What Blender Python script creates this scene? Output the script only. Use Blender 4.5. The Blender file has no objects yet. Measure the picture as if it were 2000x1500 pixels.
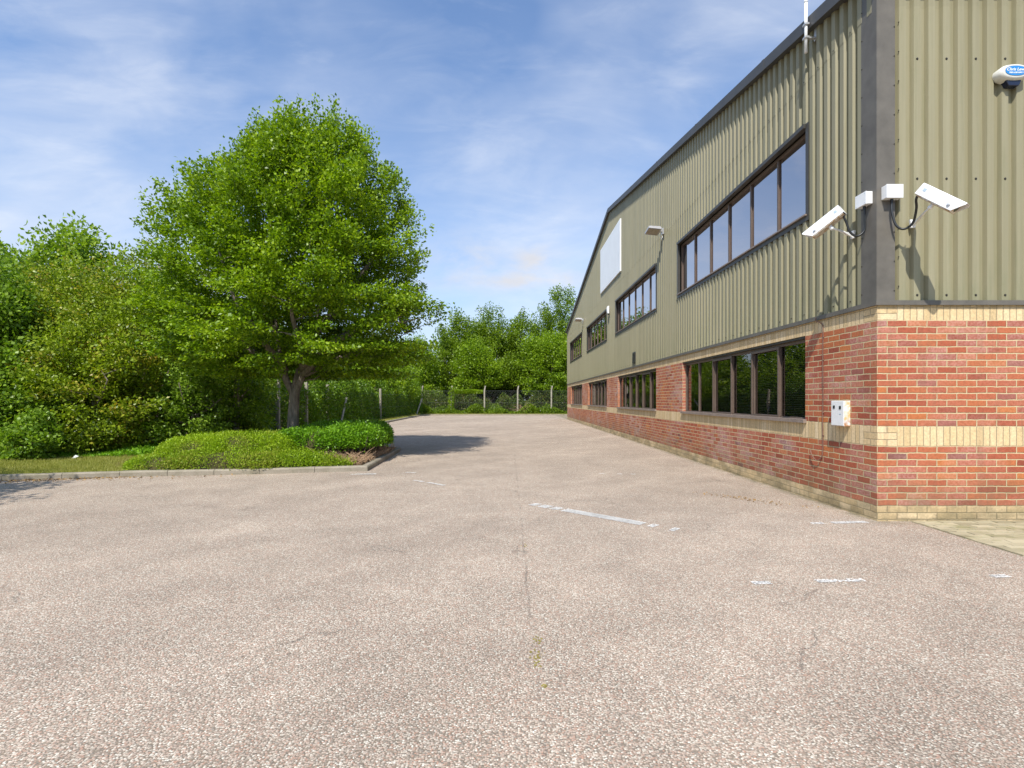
import bpy, math, random
import numpy as np
from mathutils import Vector, Matrix
R = math.radians
random.seed(7)
rng = np.random.default_rng(11)
sc = bpy.context.scene
COL = sc.collection

# ------------------------------------------------------------------ node helper
class G:
    def __init__(s, name, world=False):
        if world:
            s.m = bpy.data.worlds.new(name)
        else:
            s.m = bpy.data.materials.new(name)
        s.m.use_nodes = True
        s.t = s.m.node_tree
        s.t.nodes.clear()
    def n(s, typ, props=None, **ins):
        nd = s.t.nodes.new(typ)
        for k, v in (props or {}).items():
            setattr(nd, k, v)
        for k, v in ins.items():
            key = int(k[1:]) if k[0] == 'i' and k[1:].isdigit() else k.replace('_', ' ')
            s.set(nd.inputs[key], v)
        return nd
    def set(s, inp, v):
        if isinstance(v, bpy.types.NodeSocket):
            s.t.links.new(v, inp)
        elif isinstance(v, bpy.types.Node):
            s.t.links.new(v.outputs[0], inp)
        else:
            if inp.type == 'RGBA' and len(v) == 3:
                v = (*v, 1)
            inp.default_value = v
    def ma(s, op, a, b=0.0, c=0.0, clamp=False):
        nd = s.t.nodes.new('ShaderNodeMath'); nd.operation = op; nd.use_clamp = clamp
        s.set(nd.inputs[0], a); s.set(nd.inputs[1], b); s.set(nd.inputs[2], c)
        return nd.outputs[0]
    def mix(s, f, a, b, blend='MIX'):
        nd = s.t.nodes.new('ShaderNodeMix'); nd.data_type = 'RGBA'; nd.blend_type = blend
        s.set(nd.inputs[0], f); s.set(nd.inputs[6], a); s.set(nd.inputs[7], b)
        return nd.outputs[2]
    def mixf(s, f, a, b):
        nd = s.t.nodes.new('ShaderNodeMix'); nd.data_type = 'FLOAT'
        s.set(nd.inputs[0], f); s.set(nd.inputs[2], a); s.set(nd.inputs[3], b)
        return nd.outputs[0]
    def ramp(s, f, stops, interp='LINEAR'):
        nd = s.t.nodes.new('ShaderNodeValToRGB'); cr = nd.color_ramp; cr.interpolation = interp
        while len(cr.elements) < len(stops): cr.elements.new(0.5)
        for e, (p, c) in zip(cr.elements, stops):
            e.position = p
            e.color = (*c, 1) if hasattr(c, '__len__') else (c, c, c, 1)
        s.set(nd.inputs[0], f)
        return nd.outputs[0]
    def noise(s, vec, scale, detail=3, rough=.5, dims='3D', dist=0.0):
        nd = s.n('ShaderNodeTexNoise', {'noise_dimensions': dims}, Scale=scale, Detail=detail, Roughness=rough, Distortion=dist)
        if vec is not None: s.set(nd.inputs['Vector'], vec)
        return nd.outputs['Fac']
    def mr(s, v, a, b, c=0.0, d=1.0):
        nd = s.n('ShaderNodeMapRange', None)
        s.set(nd.inputs[0], v); s.set(nd.inputs[1], a); s.set(nd.inputs[2], b); s.set(nd.inputs[3], c); s.set(nd.inputs[4], d)
        return nd.outputs[0]
    def pos(s):
        g = s.n('ShaderNodeNewGeometry'); sp = s.n('ShaderNodeSeparateXYZ'); s.set(sp.inputs[0], g.outputs['Position'])
        return g, g.outputs['Position'], sp.outputs[0], sp.outputs[1], sp.outputs[2]
    def comb(s, x, y, z=0.0):
        nd = s.n('ShaderNodeCombineXYZ'); s.set(nd.inputs[0], x); s.set(nd.inputs[1], y); s.set(nd.inputs[2], z)
        return nd.outputs[0]
    def scale(s, v, sx, sy, sz):
        nd = s.n('ShaderNodeMapping'); s.set(nd.inputs[0], v); nd.inputs['Scale'].default_value = (sx, sy, sz)
        return nd.outputs[0]
    def bump(s, h, strength, dist):
        nd = s.n('ShaderNodeBump', None, Strength=strength, Distance=dist); s.set(nd.inputs['Height'], h)
        return nd.outputs[0]
    def pbr(s, col, rough=.6, metal=0.0, spec=.5, normal=None, **kw):
        b = s.n('ShaderNodeBsdfPrincipled')
        s.set(b.inputs['Base Color'], col); s.set(b.inputs['Roughness'], rough); s.set(b.inputs['Metallic'], metal)
        s.set(b.inputs['Specular IOR Level'], spec)
        if normal is not None: s.set(b.inputs['Normal'], normal)
        for k, v in kw.items(): s.set(b.inputs[k.replace('_', ' ')], v)
        return b.outputs[0]
    def out(s, sh):
        o = s.n('ShaderNodeOutputMaterial'); s.set(o.inputs[0], sh); return s.m

MAT = {}
def simple(name, col, rough=.5, metal=0.0, spec=.5, var=.12, scale=9.0, bump=0.0):
    g = G(name); _, P, x, y, z = g.pos()
    f = g.noise(P, scale, 4, .6)
    v = g.mr(f, .3, .7, 1 - var, 1 + var)
    c = g.mix(1.0, (*col, 1), g.n('ShaderNodeCombineColor', None, Red=v, Green=v, Blue=v), 'MULTIPLY')
    nrm = g.bump(g.noise(P, scale * 12, 3), .5, bump) if bump else None
    MAT[name] = g.out(g.pbr(c, rough, metal, spec, nrm)); return MAT[name]

def brick_mat(name, kind):
    g = G(name); geo, P, x, y, z = g.pos()
    ns = g.n('ShaderNodeSeparateXYZ'); g.set(ns.inputs[0], geo.outputs['Normal'])
    side = g.ma('GREATER_THAN', g.ma('ABSOLUTE', ns.outputs[0]), .5)
    us = g.ma('SUBTRACT', y, 5.9); uf = g.ma('SUBTRACT', x, 4.16)
    u = g.mixf(side, uf, us)
    # slight irregularity of the laid courses
    w1 = g.ma('MULTIPLY', g.ma('SUBTRACT', g.noise(P, 7.0, 2), .5), .012)
    w2 = g.ma('MULTIPLY', g.ma('SUBTRACT', g.noise(P, 26.0, 2), .5), .008)
    zz = g.ma('ADD', g.ma('SUBTRACT', z, .17), g.ma('ADD', w1, w2))
    def cells(uw, rh, off, z0=0.0):
        r = g.ma('DIVIDE', g.ma('SUBTRACT', zz, z0), rh)
        row = g.ma('FLOOR', r)
        odd = g.ma('FLOORED_MODULO', row, 2.0)
        uu = g.ma('DIVIDE', g.ma('ADD', g.ma('ADD', u, w2), g.ma('MULTIPLY', odd, off)), uw)
        cu = g.ma('FLOOR', uu)
        fu = g.ma('MULTIPLY', g.ma('SUBTRACT', uu, cu), uw); fz = g.ma('MULTIPLY', g.ma('SUBTRACT', r, row), rh)
        du = g.ma('MINIMUM', fu, g.ma('SUBTRACT', uw, fu)); dz = g.ma('MINIMUM', fz, g.ma('SUBTRACT', rh, fz))
        d = g.ma('MINIMUM', du, dz)
        wn = g.n('ShaderNodeTexWhiteNoise', {'noise_dimensions': '3D'}); g.set(wn.inputs[0], g.comb(cu, row, side))
        return d, wn.outputs['Value'], wn.outputs['Color']
    d, rv, rc = cells(.225, .075, .1125)
    if kind == 'soldier':
        d2, rv2, rc2 = cells(.075, .225, 0.0, .675)
        q = g.ma('GREATER_THAN', u, .225)
        d = g.mixf(q, d, d2); rv = g.mixf(q, rv, rv2)
    mw = .0056 if kind == 'red' else .0036
    brick = g.mr(d, mw - .0016, mw + .0024)
    blot = g.noise(P, 38.0, 4, .6)
    fine = g.noise(P, 160.0, 3, .7)
    rc2 = g.n('ShaderNodeSeparateColor'); g.set(rc2.inputs[0], rc)
    if kind == 'red':
        c = g.ramp(rv, [(0, (.27, .07, .04)), (.07, (.34, .088, .048)), (.3, (.39, .108, .055)), (.6, (.42, .13, .068)), (.87, (.44, .14, .056)), (.95, (.50, .17, .056)), (.98, (.33, .12, .09)), (1, (.21, .08, .065))])
        # salt bloom: whole bricks in patches
        patch = g.noise(P, .75, 3, .6)
        pm = g.ma('MULTIPLY', g.mr(patch, .44, .60), g.mr(rc2.outputs[1], .15, .6), clamp=True)
        pm = g.ma('MULTIPLY', pm, g.mr(blot, .3, .62, .25, 1.0), clamp=True)
        pm = g.ma('MULTIPLY', pm, g.mixf(side, .5, .95))
        c = g.mix(g.ma('MULTIPLY', pm, .75), c, (.53, .36, .33, 1))
        mort = g.mix(g.noise(P, 20., 3), (.46, .37, .20, 1), (.62, .52, .32, 1))
    else:
        c = g.ramp(rv, [(0, (.58, .43, .23)), (.5, (.66, .49, .27)), (1, (.72, .56, .34))])
        mort = g.mix(g.noise(P, 20., 3), (.32, .25, .15, 1), (.47, .38, .24, 1))
        if kind == 'plinth':
            mort = g.mix(.25, mort, (.3, .26, .13, 1))
    vv = g.mr(blot, .25, .75, .8, 1.18)
    c = g.mix(1.0, c, g.n('ShaderNodeCombineColor', None, Red=vv, Green=vv, Blue=vv), 'MULTIPLY')
    col = g.mix(brick, mort, c)
    # splash-zone grime and algae at the foot of the wall
    lo = g.ma('MULTIPLY', g.mr(z, .6, .02), g.mr(g.noise(g.scale(P, 1, 1, 2.2), 2.6, 5, .65), .32, .60), clamp=True)
    col = g.mix(g.ma('MULTIPLY', lo, .72), col, (.15, .13, .075, 1))
    st = g.mr(g.noise(g.scale(P, 5, 5, .5), 1.6, 5, .7), .52, .78, 0, .45)
    col = g.mix(st, col, (.17, .11, .07, 1))
    h = g.ma('ADD', g.ma('MULTIPLY', brick, 1.0), g.ma('ADD', g.ma('MULTIPLY', blot, .35), g.ma('MULTIPLY', fine, .22)))
    MAT[name] = g.out(g.pbr(col, .87, 0, .25, g.bump(h, .9, .006)))
brick_mat('red_brick', 'red'); brick_mat('buff_soldier', 'soldier'); brick_mat('buff_plinth', 'plinth')

def cladding_mat():
    g = G('cladding'); geo, P, x, y, z = g.pos()
    c = g.mix(g.noise(g.scale(P, 1.1, 1.1, .22), 1.2, 4, .6), (.225, .205, .122, 1), (.290, .263, .166, 1))
    # chalking and vertical streaks
    sk = g.noise(g.scale(P, 22, 22, .35), 1.0, 4, .6)
    c = g.mix(g.mr(sk, .45, .75, 0, .35), c, (.36, .33, .22, 1))
    dk = g.noise(g.scale(P, 11, 11, .5), 1.7, 5, .7)
    c = g.mix(g.mr(dk, .50, .76, 0, .5), c, (.17, .17, .085, 1))
    # green-grey algae near the drip
    lo = g.ma('MULTIPLY', g.mr(z, 3.3, 2.45), g.mr(g.noise(g.scale(P, 3, 3, 1), 2.4, 5, .6), .4, .7), clamp=True)
    c = g.mix(g.ma('MULTIPLY', lo, .38), c, (.15, .17, .09, 1))
    sheet = g.n('ShaderNodeTexWhiteNoise', {'noise_dimensions': '2D'}); g.set(sheet.inputs[0], g.comb(g.ma('FLOOR', g.ma('DIVIDE', g.ma('ADD', x, y), .99)), g.ma('GREATER_THAN', z, 5.8)))
    sv = g.mr(sheet.outputs[0], 0, 1, .95, 1.04)
    c = g.mix(1.0, c, g.n('ShaderNodeCombineColor', None, Red=sv, Green=sv, Blue=sv), 'MULTIPLY')
    nrm = g.bump(g.noise(g.scale(P, 2, 2, 1), 3.0, 3), .25, .004)
    MAT['cladding'] = g.out(g.pbr(c, .5, 0, .35, nrm))
cladding_mat()

simple('flashing', (.125, .113, .094), .5, 0, .4, .18, 5)
simple('fascia', (.062, .061, .06), .5, 0, .4, .15, 3)
simple('window_frame', (.125, .09, .07), .45, 0, .4, .12, 6)
simple('window_surround', (.055, .052, .045), .45, 0, .4, .15, 6)
simple('sill_metal', (.24, .19, .16), .45, 0, .4, .15, 8)
simple('roof_sheet', (.12, .12, .12), .6, 0, .3)
simple('white_paint', (.80, .80, .79), .38, 0, .5, .04, 14)
simple('off_white', (.62, .61, .55), .45, 0, .5, .1, 20)
simple('sign_white', (.86, .87, .88), .5, 0, .4, .03, 2)
simple('galvanised', (.52, .52, .52), .4, .55, .5, .12, 30)
simple('black_rubber', (.018, .02, .021), .42, 0, .5, .2, 30)
simple('dark_plastic', (.012, .017, .04), .25, 0, .5, .1, 30)
simple('lens_black', (.02, .02, .022), .08, 0, .8, .1, 30)
simple('lamp_body', (.5, .5, .52), .45, .5, .5, .1, 25)
simple('lamp_glass', (.42, .36, .28), .12, 0, .8, .25, 25)
simple('badge_blue', (.03, .22, .55), .35, 0, .5, .05, 10)
simple('badge_grey', (.42, .52, .60), .4, 0, .5, .05, 10)
simple('cable_brown', (.20, .105, .075), .5, 0, .4, .2, 30)
simple('interior', (.09, .085, .08), .9, 0, .2, .1, 2)
simple('blind_slat', (.42, .40, .35), .6, 0, .3, .08, 8)
simple('screw', (.05, .045, .035), .5, .3, .5, .2, 50)
simple('concrete_post', (.31, .285, .225), .9, 0, .2, .25, 7, .004)
simple('wire', (.22, .24, .22), .5, .6, .4, .1, 10)
simple('house_render', (.55, .5, .42), .9, 0, .2)
simple('house_roof', (.05, .045, .045), .8, 0, .3)
simple('dry_twig', (.36, .24, .145), .9, 0, .2, .35, 18)
simple('moss', (.24, .20, .06), .95, 0, .1, .3, 40)
simple('paper', (.5, .52, .52), .7, 0, .3)
simple('dead_leaf', (.32, .2, .08), .8, 0, .2, .4, 30)

def rusty_box():
    g = G('rusty_white_metal'); geo, P, x, y, z = g.pos()
    ns = g.n('ShaderNodeSeparateXYZ'); g.set(ns.inputs[0], geo.outputs['Normal'])
    sidef = g.ma('GREATER_THAN', g.ma('ABSOLUTE', ns.outputs[1]), .5)
    f = g.noise(P, 16, 5, .65)
    c = g.mix(g.ma('MULTIPLY', g.mr(f, .45, .62), sidef), (.74, .74, .72, 1), (.62, .47, .20, 1))
    low = g.ma('MULTIPLY', g.mr(z, 1.16, 1.05), g.mr(g.noise(P, 25, 4), .35, .6), clamp=True)
    c = g.mix(g.ma('MULTIPLY', low, g.mixf(sidef, .5, 1.0)), c, (.38, .15, .05, 1))
    top = g.ma('GREATER_THAN', ns.outputs[2], .5)
    c = g.mix(g.ma('MULTIPLY', top, .7), c, (.45, .33, .12, 1))
    MAT['rusty_white_metal'] = g.out(g.pbr(c, .45, 0, .45))
rusty_box()
def rust_under():
    g = G('camera_underside'); geo, P, x, y, z = g.pos()
    c = g.mix(g.mr(g.noise(P, 22, 4, .6), .4, .62), (.66, .62, .54, 1), (.40, .24, .10, 1))
    MAT['camera_underside'] = g.out(g.pbr(c, .55))
rust_under()

def glass_mat(name, add, ior, tint):
    g = G(name); geo, P, x, y, z = g.pos()
    wob = g.bump(g.noise(g.scale(P, 1, .8, 1), 1.1, 2), .12, .02)
    gl = g.n('ShaderNodeBsdfGlossy', None, Color=(.80, .75, .75, 1), Roughness=.006); g.set(gl.inputs['Normal'], wob)
    tr = g.n('ShaderNodeBsdfTransparent', None, Color=(tint, tint, tint, 1))
    fr = g.n('ShaderNodeFresnel', None, IOR=ior)
    f = g.ma('ADD', g.ma('MULTIPLY', fr.outputs[0], 1.0), add, clamp=True)
    mx = g.n('ShaderNodeMixShader'); g.set(mx.inputs[0], f); g.set(mx.inputs[1], tr); g.set(mx.inputs[2], gl)
    MAT[name] = g.out(mx.outputs[0])
glass_mat('window_glass', .09, 2.0, .80); glass_mat('mirror_glass', .50, 2.3, .25)

def asphalt_mat():
    g = G('asphalt'); geo, P, x, y, z = g.pos()
    v2 = g.comb(x, y, 0.0)
    vo = g.n('ShaderNodeTexVoronoi', {'voronoi_dimensions': '2D', 'feature': 'F1'}, Scale=118.0, Randomness=1.0); g.set(vo.inputs['Vector'], v2)
    vs = g.n('ShaderNodeSeparateColor'); g.set(vs.inputs[0], vo.outputs['Color'])
    stone = g.ramp(vs.outputs[0], [(0, (.20, .165, .14)), (.13, (.31, .27, .235)), (.26, (.42, .26, .20)), (.40, (.37, .31, .265)), (.55, (.46, .345, .285)), (.70, (.46, .385, .33)), (.86, (.54, .47, .40)), (.95, (.61, .56, .50)), (1, (.69, .66, .60))])
    gap = g.mr(vo.outputs['Distance'], .46, .68)
    drop = g.mr(vs.outputs[2], .10, .22, 1.0, 0.0)      # lost chippings
    gap = g.ma('MAXIMUM', gap, g.ma('MULTIPLY', drop, .75))
    big = g.noise(v2, .22, 4, .55); mid = g.noise(v2, 1.5, 5, .65); streak = g.noise(g.scale(g.n('ShaderNodeVectorRotate', None, Vector=v2, Angle=.75).outputs[0], 1.0, .14, 1), .8, 4, .6)
    binder = g.mix(mid, (.16, .13, .105, 1), (.26, .21, .165, 1))
    c = g.mix(gap, stone, binder)
    wear = g.mr(mid, .35, .68, .90, 1.07)
    wear = g.ma('MULTIPLY', wear, g.mr(big, .35, .65, .93, 1.06))
    wear = g.ma('MULTIPLY', wear, g.mr(streak, .35, .65, .90, 1.07))
    c = g.mix(1.0, c, g.n('ShaderNodeCombineColor', None, Red=g.ma('MULTIPLY', wear, 1.06), Green=g.ma('MULTIPLY', wear, 1.05), Blue=g.ma('MULTIPLY', wear, .98)), 'MULTIPLY')
    # oil and damp stains
    stn = g.mr(g.noise(v2, .85, 6, .7), .60, .75, 0, .22)
    c = g.mix(stn, c, (.19, .165, .13, 1))
    edge = g.ma('MULTIPLY', g.mr(g.ma('SUBTRACT', 4.16, x), .16, .0), g.mr(g.noise(v2, 5.5, 5, .7), .38, .6), clamp=True)
    c = g.mix(g.ma('MULTIPLY', edge, g.ma('MULTIPLY', g.mr(y, 5.7, 5.9), .75)), c, (.12, .115, .06, 1))
    # cracks
    wv = g.n('ShaderNodeTexNoise', None, Scale=2.6, Detail=4.0)
    g.set(wv.inputs['Vector'], v2)
    dv = g.n('ShaderNodeVectorMath', {'operation': 'MULTIPLY_ADD'}); g.set(dv.inputs[0], wv.outputs['Color']); g.set(dv.inputs[1], (.55, .55, 0)); g.set(dv.inputs[2], v2)
    ve = g.n('ShaderNodeTexVoronoi', {'voronoi_dimensions': '2D', 'feature': 'DISTANCE_TO_EDGE'}, Scale=.42); g.set(ve.inputs['Vector'], dv.outputs[0])
    crk = g.ma('MULTIPLY', g.mr(ve.outputs['Distance'], .0018, .0052, 1, 0), g.mr(g.noise(v2, .8, 3), .50, .57), clamp=True)
    sx = g.ma('ABSOLUTE', g.ma('SUBTRACT', g.ma('ADD', x, g.ma('MULTIPLY', g.noise(g.scale(v2, 1, 1, 1), 2.0, 4, .7), .09)), .185))
    seam = g.ma('MULTIPLY', g.mr(sx, .003, .014, 1, 0), g.mr(g.noise(v2, 1.9, 4, .7), .46, .62), clamp=True)
    sy = g.ma('ABSOLUTE', g.ma('SUBTRACT', g.ma('ADD', y, g.ma('MULTIPLY', g.noise(v2, 1.6, 4, .7), .12)), 7.5))
    seam2 = g.ma('MULTIPLY', g.mr(sy, .004, .016, 1, 0), g.mr(g.noise(v2, 1.2, 4, .7), .46, .58), clamp=True)
    pitm = g.mr(g.noise(g.scale(v2, 1, 1.0, 1), 1.3, 6, .75), .615, .69)
    pit = g.ma('MULTIPLY', g.ma('MULTIPLY', pitm, g.mr(vs.outputs[1], .35, .55)), .9)
    crk = g.ma('MAXIMUM', g.ma('MULTIPLY', crk, .8), g.ma('MAXIMUM', pit, g.ma('MAXIMUM', seam, seam2)))
    crk = g.ma('MULTIPLY', crk, g.mr(vs.outputs[2], .15, .75, .35, 1.0))
    c = g.mix(g.ma('MULTIPLY', crk, .68), c, (.085, .07, .058, 1))
    h = g.ma('SUBTRACT', g.ma('SUBTRACT', g.ma('MULTIPLY', vs.outputs[1], .45), g.ma('MULTIPLY', gap, 1.0)), g.ma('MULTIPLY', crk, 1.5))
    MAT['asphalt'] = g.out(g.pbr(c, .9, 0, .25, g.bump(h, .65, .0035)))
asphalt_mat()

def ground_mats():
    g = G('grass_ground'); geo, P, x, y, z = g.pos()
    c = g.mix(g.noise(P, 3.5, 5, .7), (.13, .15, .022, 1), (.30, .27, .08, 1))
    c = g.mix(g.mr(g.noise(P, 60, 3), .3, .7, 0, .5), c, (.07, .10, .02, 1))
    MAT['grass_ground'] = g.out(g.pbr(c, .95, 0, .1, g.bump(g.noise(P, 70, 3), .8, .02)))
    g = G('kerb_concrete'); geo, P, x, y, z = g.pos()
    c = g.mix(g.noise(P, 5, 5, .7), (.20, .17, .125, 1), (.37, .325, .255, 1))
    vo = g.n('ShaderNodeTexVoronoi', None, Scale=70.0); g.set(vo.inputs['Vector'], P)
    c = g.mix(g.mr(vo.outputs['Distance'], .2, .5, .35, 0), c, (.46, .41, .34, 1))
    c = g.mix(g.mr(g.noise(P, 2.2, 5, .7), .46, .66, 0, .65), c, (.15, .14, .08, 1))
    MAT['kerb_concrete'] = g.out(g.pbr(c, .9, 0, .2, g.bump(g.noise(P, 60, 4), .8, .006)))
    g = G('paving_block'); geo, P, x, y, z = g.pos()
    r = geo.outputs['Random Per Island']
    c = g.ramp(r, [(0, (.27, .235, .15)), (.5, (.37, .325, .215)), (1, (.44, .385, .26))])
    c = g.mix(g.mr(g.noise(P, 3, 5, .7), .5, .7, 0, .6), c, (.19, .19, .07, 1))
    MAT['paving_block'] = g.out(g.pbr(c, .9, 0, .2, g.bump(g.noise(P, 90, 3), .6, .003)))
    g = G('soil'); geo, P, x, y, z = g.pos()
    c = g.mix(g.noise(P, 9, 5, .7), (.09, .065, .04, 1), (.26, .18, .11, 1))
    MAT['soil'] = g.out(g.pbr(c, .95, 0, .1, g.bump(g.noise(P, 50, 4), .9, .03)))
    g = G('road_paint'); geo, P, x, y, z = g.pos()
    c = g.mix(g.mr(g.noise(P, 55, 4, .7), .35, .7, 0, .5), (.86, .84, .79, 1), (.66, .60, .54, 1))
    MAT['road_paint'] = g.out(g.pbr(c, .75, 0, .3, g.bump(g.noise(P, 90, 3), .6, .003)))
ground_mats()

def leaf_mat(name, dark, mid, light, tip=None, trans=.38, rough=.42, yscale=1.0):
    g = G(name); geo, P, x, y, z = g.pos()
    r = geo.outputs['Random Per Island']
    n = g.noise(P, .9 * yscale, 3, .6)
    f = g.ma('ADD', g.ma('MULTIPLY', r, .65), g.mr(n, .3, .7, 0, .35), clamp=True)
    stops = [(0, dark), (.5, mid), (1, light)]
    c = g.ramp(f, stops)
    if tip:
        t = g.ma('MULTIPLY', g.mr(g.noise(P, 1.5, 3), .48, .64), g.mr(r, .35, .7), clamp=True)
        c = g.mix(g.ma('MULTIPLY', t, .75), c, (*tip, 1))
    b = g.pbr(c, rough, 0, .35)
    tl = g.n('ShaderNodeBsdfTranslucent'); g.set(tl.inputs[0], g.mix(1.0, c, (1.5, 1.6, .55, 1), 'MULTIPLY'))
    mx = g.n('ShaderNodeMixShader', None); mx.inputs[0].default_value = trans
    g.set(mx.inputs[1], b); g.set(mx.inputs[2], tl.outputs[0])
    MAT[name] = g.out(mx.outputs[0])
leaf_mat('leaf_hornbeam', (.05, .11, .004), (.175, .285, .007), (.37, .48, .018), trans=.31)
leaf_mat('leaf_sycamore', (.06, .12, .006), (.19, .30, .018), (.38, .49, .06), trans=.36)
leaf_mat('leaf_hawthorn', (.06, .10, .006), (.21, .30, .013), (.38, .46, .035), tip=(.40, .27, .04), trans=.28)
leaf_mat('leaf_elder', (.05, .11, .006), (.175, .29, .020), (.37, .50, .08), trans=.32)
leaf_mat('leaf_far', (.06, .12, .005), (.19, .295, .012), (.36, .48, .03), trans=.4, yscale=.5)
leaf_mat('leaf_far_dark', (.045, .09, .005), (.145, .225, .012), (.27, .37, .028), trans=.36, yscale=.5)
leaf_mat('leaf_bramble', (.035, .06, .008), (.09, .14, .018), (.19, .26, .035), tip=(.20, .15, .06), trans=.25)
leaf_mat('leaf_ivy', (.045, .10, .005), (.12, .22, .010), (.24, .36, .02), trans=.26)
leaf_mat('leaf_yew', (.11, .20, .006), (.27, .40, .012), (.42, .55, .02), tip=(.36, .34, .07), trans=.25, rough=.5)
leaf_mat('leaf_laurel', (.055, .14, .006), (.15, .31, .014), (.27, .47, .03), trans=.25, rough=.34)
leaf_mat('grass_blade', (.17, .20, .025), (.30, .30, .06), (.44, .40, .13), trans=.3, rough=.6)
def bark(name, a, b):
    g = G(name); geo, P, x, y, z = g.pos()
    f = g.noise(g.scale(P, 14, 14, 2.2), 1.5, 6, .7)
    c = g.mix(g.mr(f, .3, .7), (*a, 1), (*b, 1))
    MAT[name] = g.out(g.pbr(c, .9, 0, .2, g.bump(f, .9, .025)))
bark('bark_grey', (.11, .088, .068), (.33, .28, .23)); bark('bark_dark', (.05, .04, .03), (.17, .13, .09))
bark('shade_core', (.035, .035, .012), (.09, .075, .03))  # dark colour for the solid cores that stand in for shade inside the shrubs

# ------------------------------------------------------------------ mesh helper
class MB:
    def __init__(s): s.v = []; s.f = []; s.mi = []; s.mats = []; s.cur = 0; s.sm = []; s.smooth = False
    def m(s, name):
        if name not in s.mats: s.mats.append(name)
        s.cur = s.mats.index(name); return s
    def face(s, idx): s.f.append(tuple(idx)); s.mi.append(s.cur); s.sm.append(s.smooth)
    def quad(s, *pts):
        i = len(s.v); s.v += [tuple(p) for p in pts]; s.face(range(i, i + len(pts)))
    def box(s, x0, x1, y0, y1, z0, z1, M=None):
        i = len(s.v)
        P = [(x0, y0, z0), (x1, y0, z0), (x1, y1, z0), (x0, y1, z0), (x0, y0, z1), (x1, y0, z1), (x1, y1, z1), (x0, y1, z1)]
        if M is not None: P = [tuple(M @ Vector(p)) for p in P]
        s.v += P
        for f in ((0, 3, 2, 1), (4, 5, 6, 7), (0, 1, 5, 4), (1, 2, 6, 5), (2, 3, 7, 6), (3, 0, 4, 7)): s.face([i + k for k in f])
    def prism(s, prof, y0, y1, M=None):   # prof in (x,z), extruded in y
        n = len(prof); i = len(s.v)
        P = [(x, y0, z) for x, z in prof] + [(x, y1, z) for x, z in prof]
        if M is not None: P = [tuple(M @ Vector(p)) for p in P]
        s.v += P
        s.face([i + k for k in range(n)]); s.face([i + n + k for k in reversed(range(n))])
        for k in range(n):
            a, b = k, (k + 1) % n; s.face((i + b, i + a, i + n + a, i + n + b))
    def tube(s, pts, rad, seg=10, cap=True):
        pts = [Vector(p) for p in pts]
        if not hasattr(rad, '__len__'): rad = [rad] * len(pts)
        i0 = len(s.v); up = None
        for k, p in enumerate(pts):
            d = (pts[min(k + 1, len(pts) - 1)] - pts[max(k - 1, 0)])
            if d.length < 1e-9: d = Vector((0, 0, 1))
            d.normalize()
            if up is None:
                up = Vector((1, 0, 0)) if abs(d.x) < .8 else Vector((0, 1, 0))
            a = d.cross(up)
            if a.length < 1e-4: a = d.orthogonal()
            a.normalize(); b = d.cross(a).normalized(); up = -b if False else a.cross(d)
            for q in range(seg):
                t = 2 * math.pi * q / seg
                s.v.append(tuple(p + (a * math.cos(t) + b * math.sin(t)) * rad[k]))
            up = a.cross(d).normalized()
        for k in range(len(pts) - 1):
            for q in range(seg):
                a0 = i0 + k * seg + q; a1 = i0 + k * seg + (q + 1) % seg
                s.face((a0, a1, a1 + seg, a0 + seg))
        if cap:
            s.face([i0 + q for q in reversed(range(seg))]); s.face([i0 + (len(pts) - 1) * seg + q for q in range(seg)])
    def build(s, name, mat=None, parent=None, bevel=0, label=None):
        me = bpy.data.meshes.new(name)
        me.from_pydata(s.v, [], s.f)
        mats = s.mats if s.mats else [mat]
        for k in mats: me.materials.append(MAT[k])
        if s.mats: me.polygons.foreach_set('material_index', s.mi)
        me.polygons.foreach_set('use_smooth', s.sm)
        me.update()
        o = bpy.data.objects.new(name, me); COL.objects.link(o)
        if parent is not None:
            o.parent = parent
            o.matrix_parent_inverse = Matrix.Translation(-Vector(parent.location)) if parent.type == 'EMPTY' or True else Matrix()
        if bevel:
            b = o.modifiers.new('bevel', 'BEVEL'); b.width = bevel; b.segments = 2; b.limit_method = 'ANGLE'
        if label: o['label'] = label
        return o
def empty(name, loc, label, cat, group=None):
    o = bpy.data.objects.new(name, None); COL.objects.link(o); o.location = loc; o.empty_display_size = .2
    tag(o, label, cat, group); return o
def tag(o, label, cat, group=None):
    o['label'] = label; o['category'] = cat
    if group: o['group'] = group
    return o
def struct(o, label=None, cat=None):
    o['kind'] = 'structure'
    if label: o['label'] = label; o['category'] = cat or 'ground'
    return o
def stuff(o, label, cat):
    o['kind'] = 'stuff'; o['label'] = label; o['category'] = cat; return o
def spline(pts, n=8):
    P = [Vector(p) for p in pts]; P = [P[0] * 2 - P[1]] + P + [P[-1] * 2 - P[-2]]; out = []
    for i in range(1, len(P) - 2):
        for k in range(n):
            t = k / n
            out.append(.5 * ((2 * P[i]) + (P[i + 1] - P[i - 1]) * t + (2 * P[i - 1] - 5 * P[i] + 4 * P[i + 1] - P[i + 2]) * t * t + (-P[i - 1] + 3 * P[i] - 3 * P[i + 1] + P[i + 2]) * t ** 3))
    out.append(P[-2]); return out

# ------------------------------------------------------------------ setting
b = MB(); b.quad((-600, -600, -.03), (600, -600, -.03), (600, 900, -.03), (-600, 900, -.03))
struct(b.build('ground', 'grass_ground'), 'grassy ground beyond the car park', 'ground')
b = MB()
b.quad((-45, -30, 0), (40, -30, 0), (40, 48, 0), (-45, 48, 0))
struct(b.build('car_park', 'asphalt'), 'pale pinkish chipped asphalt car park surface', 'car park')

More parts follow.
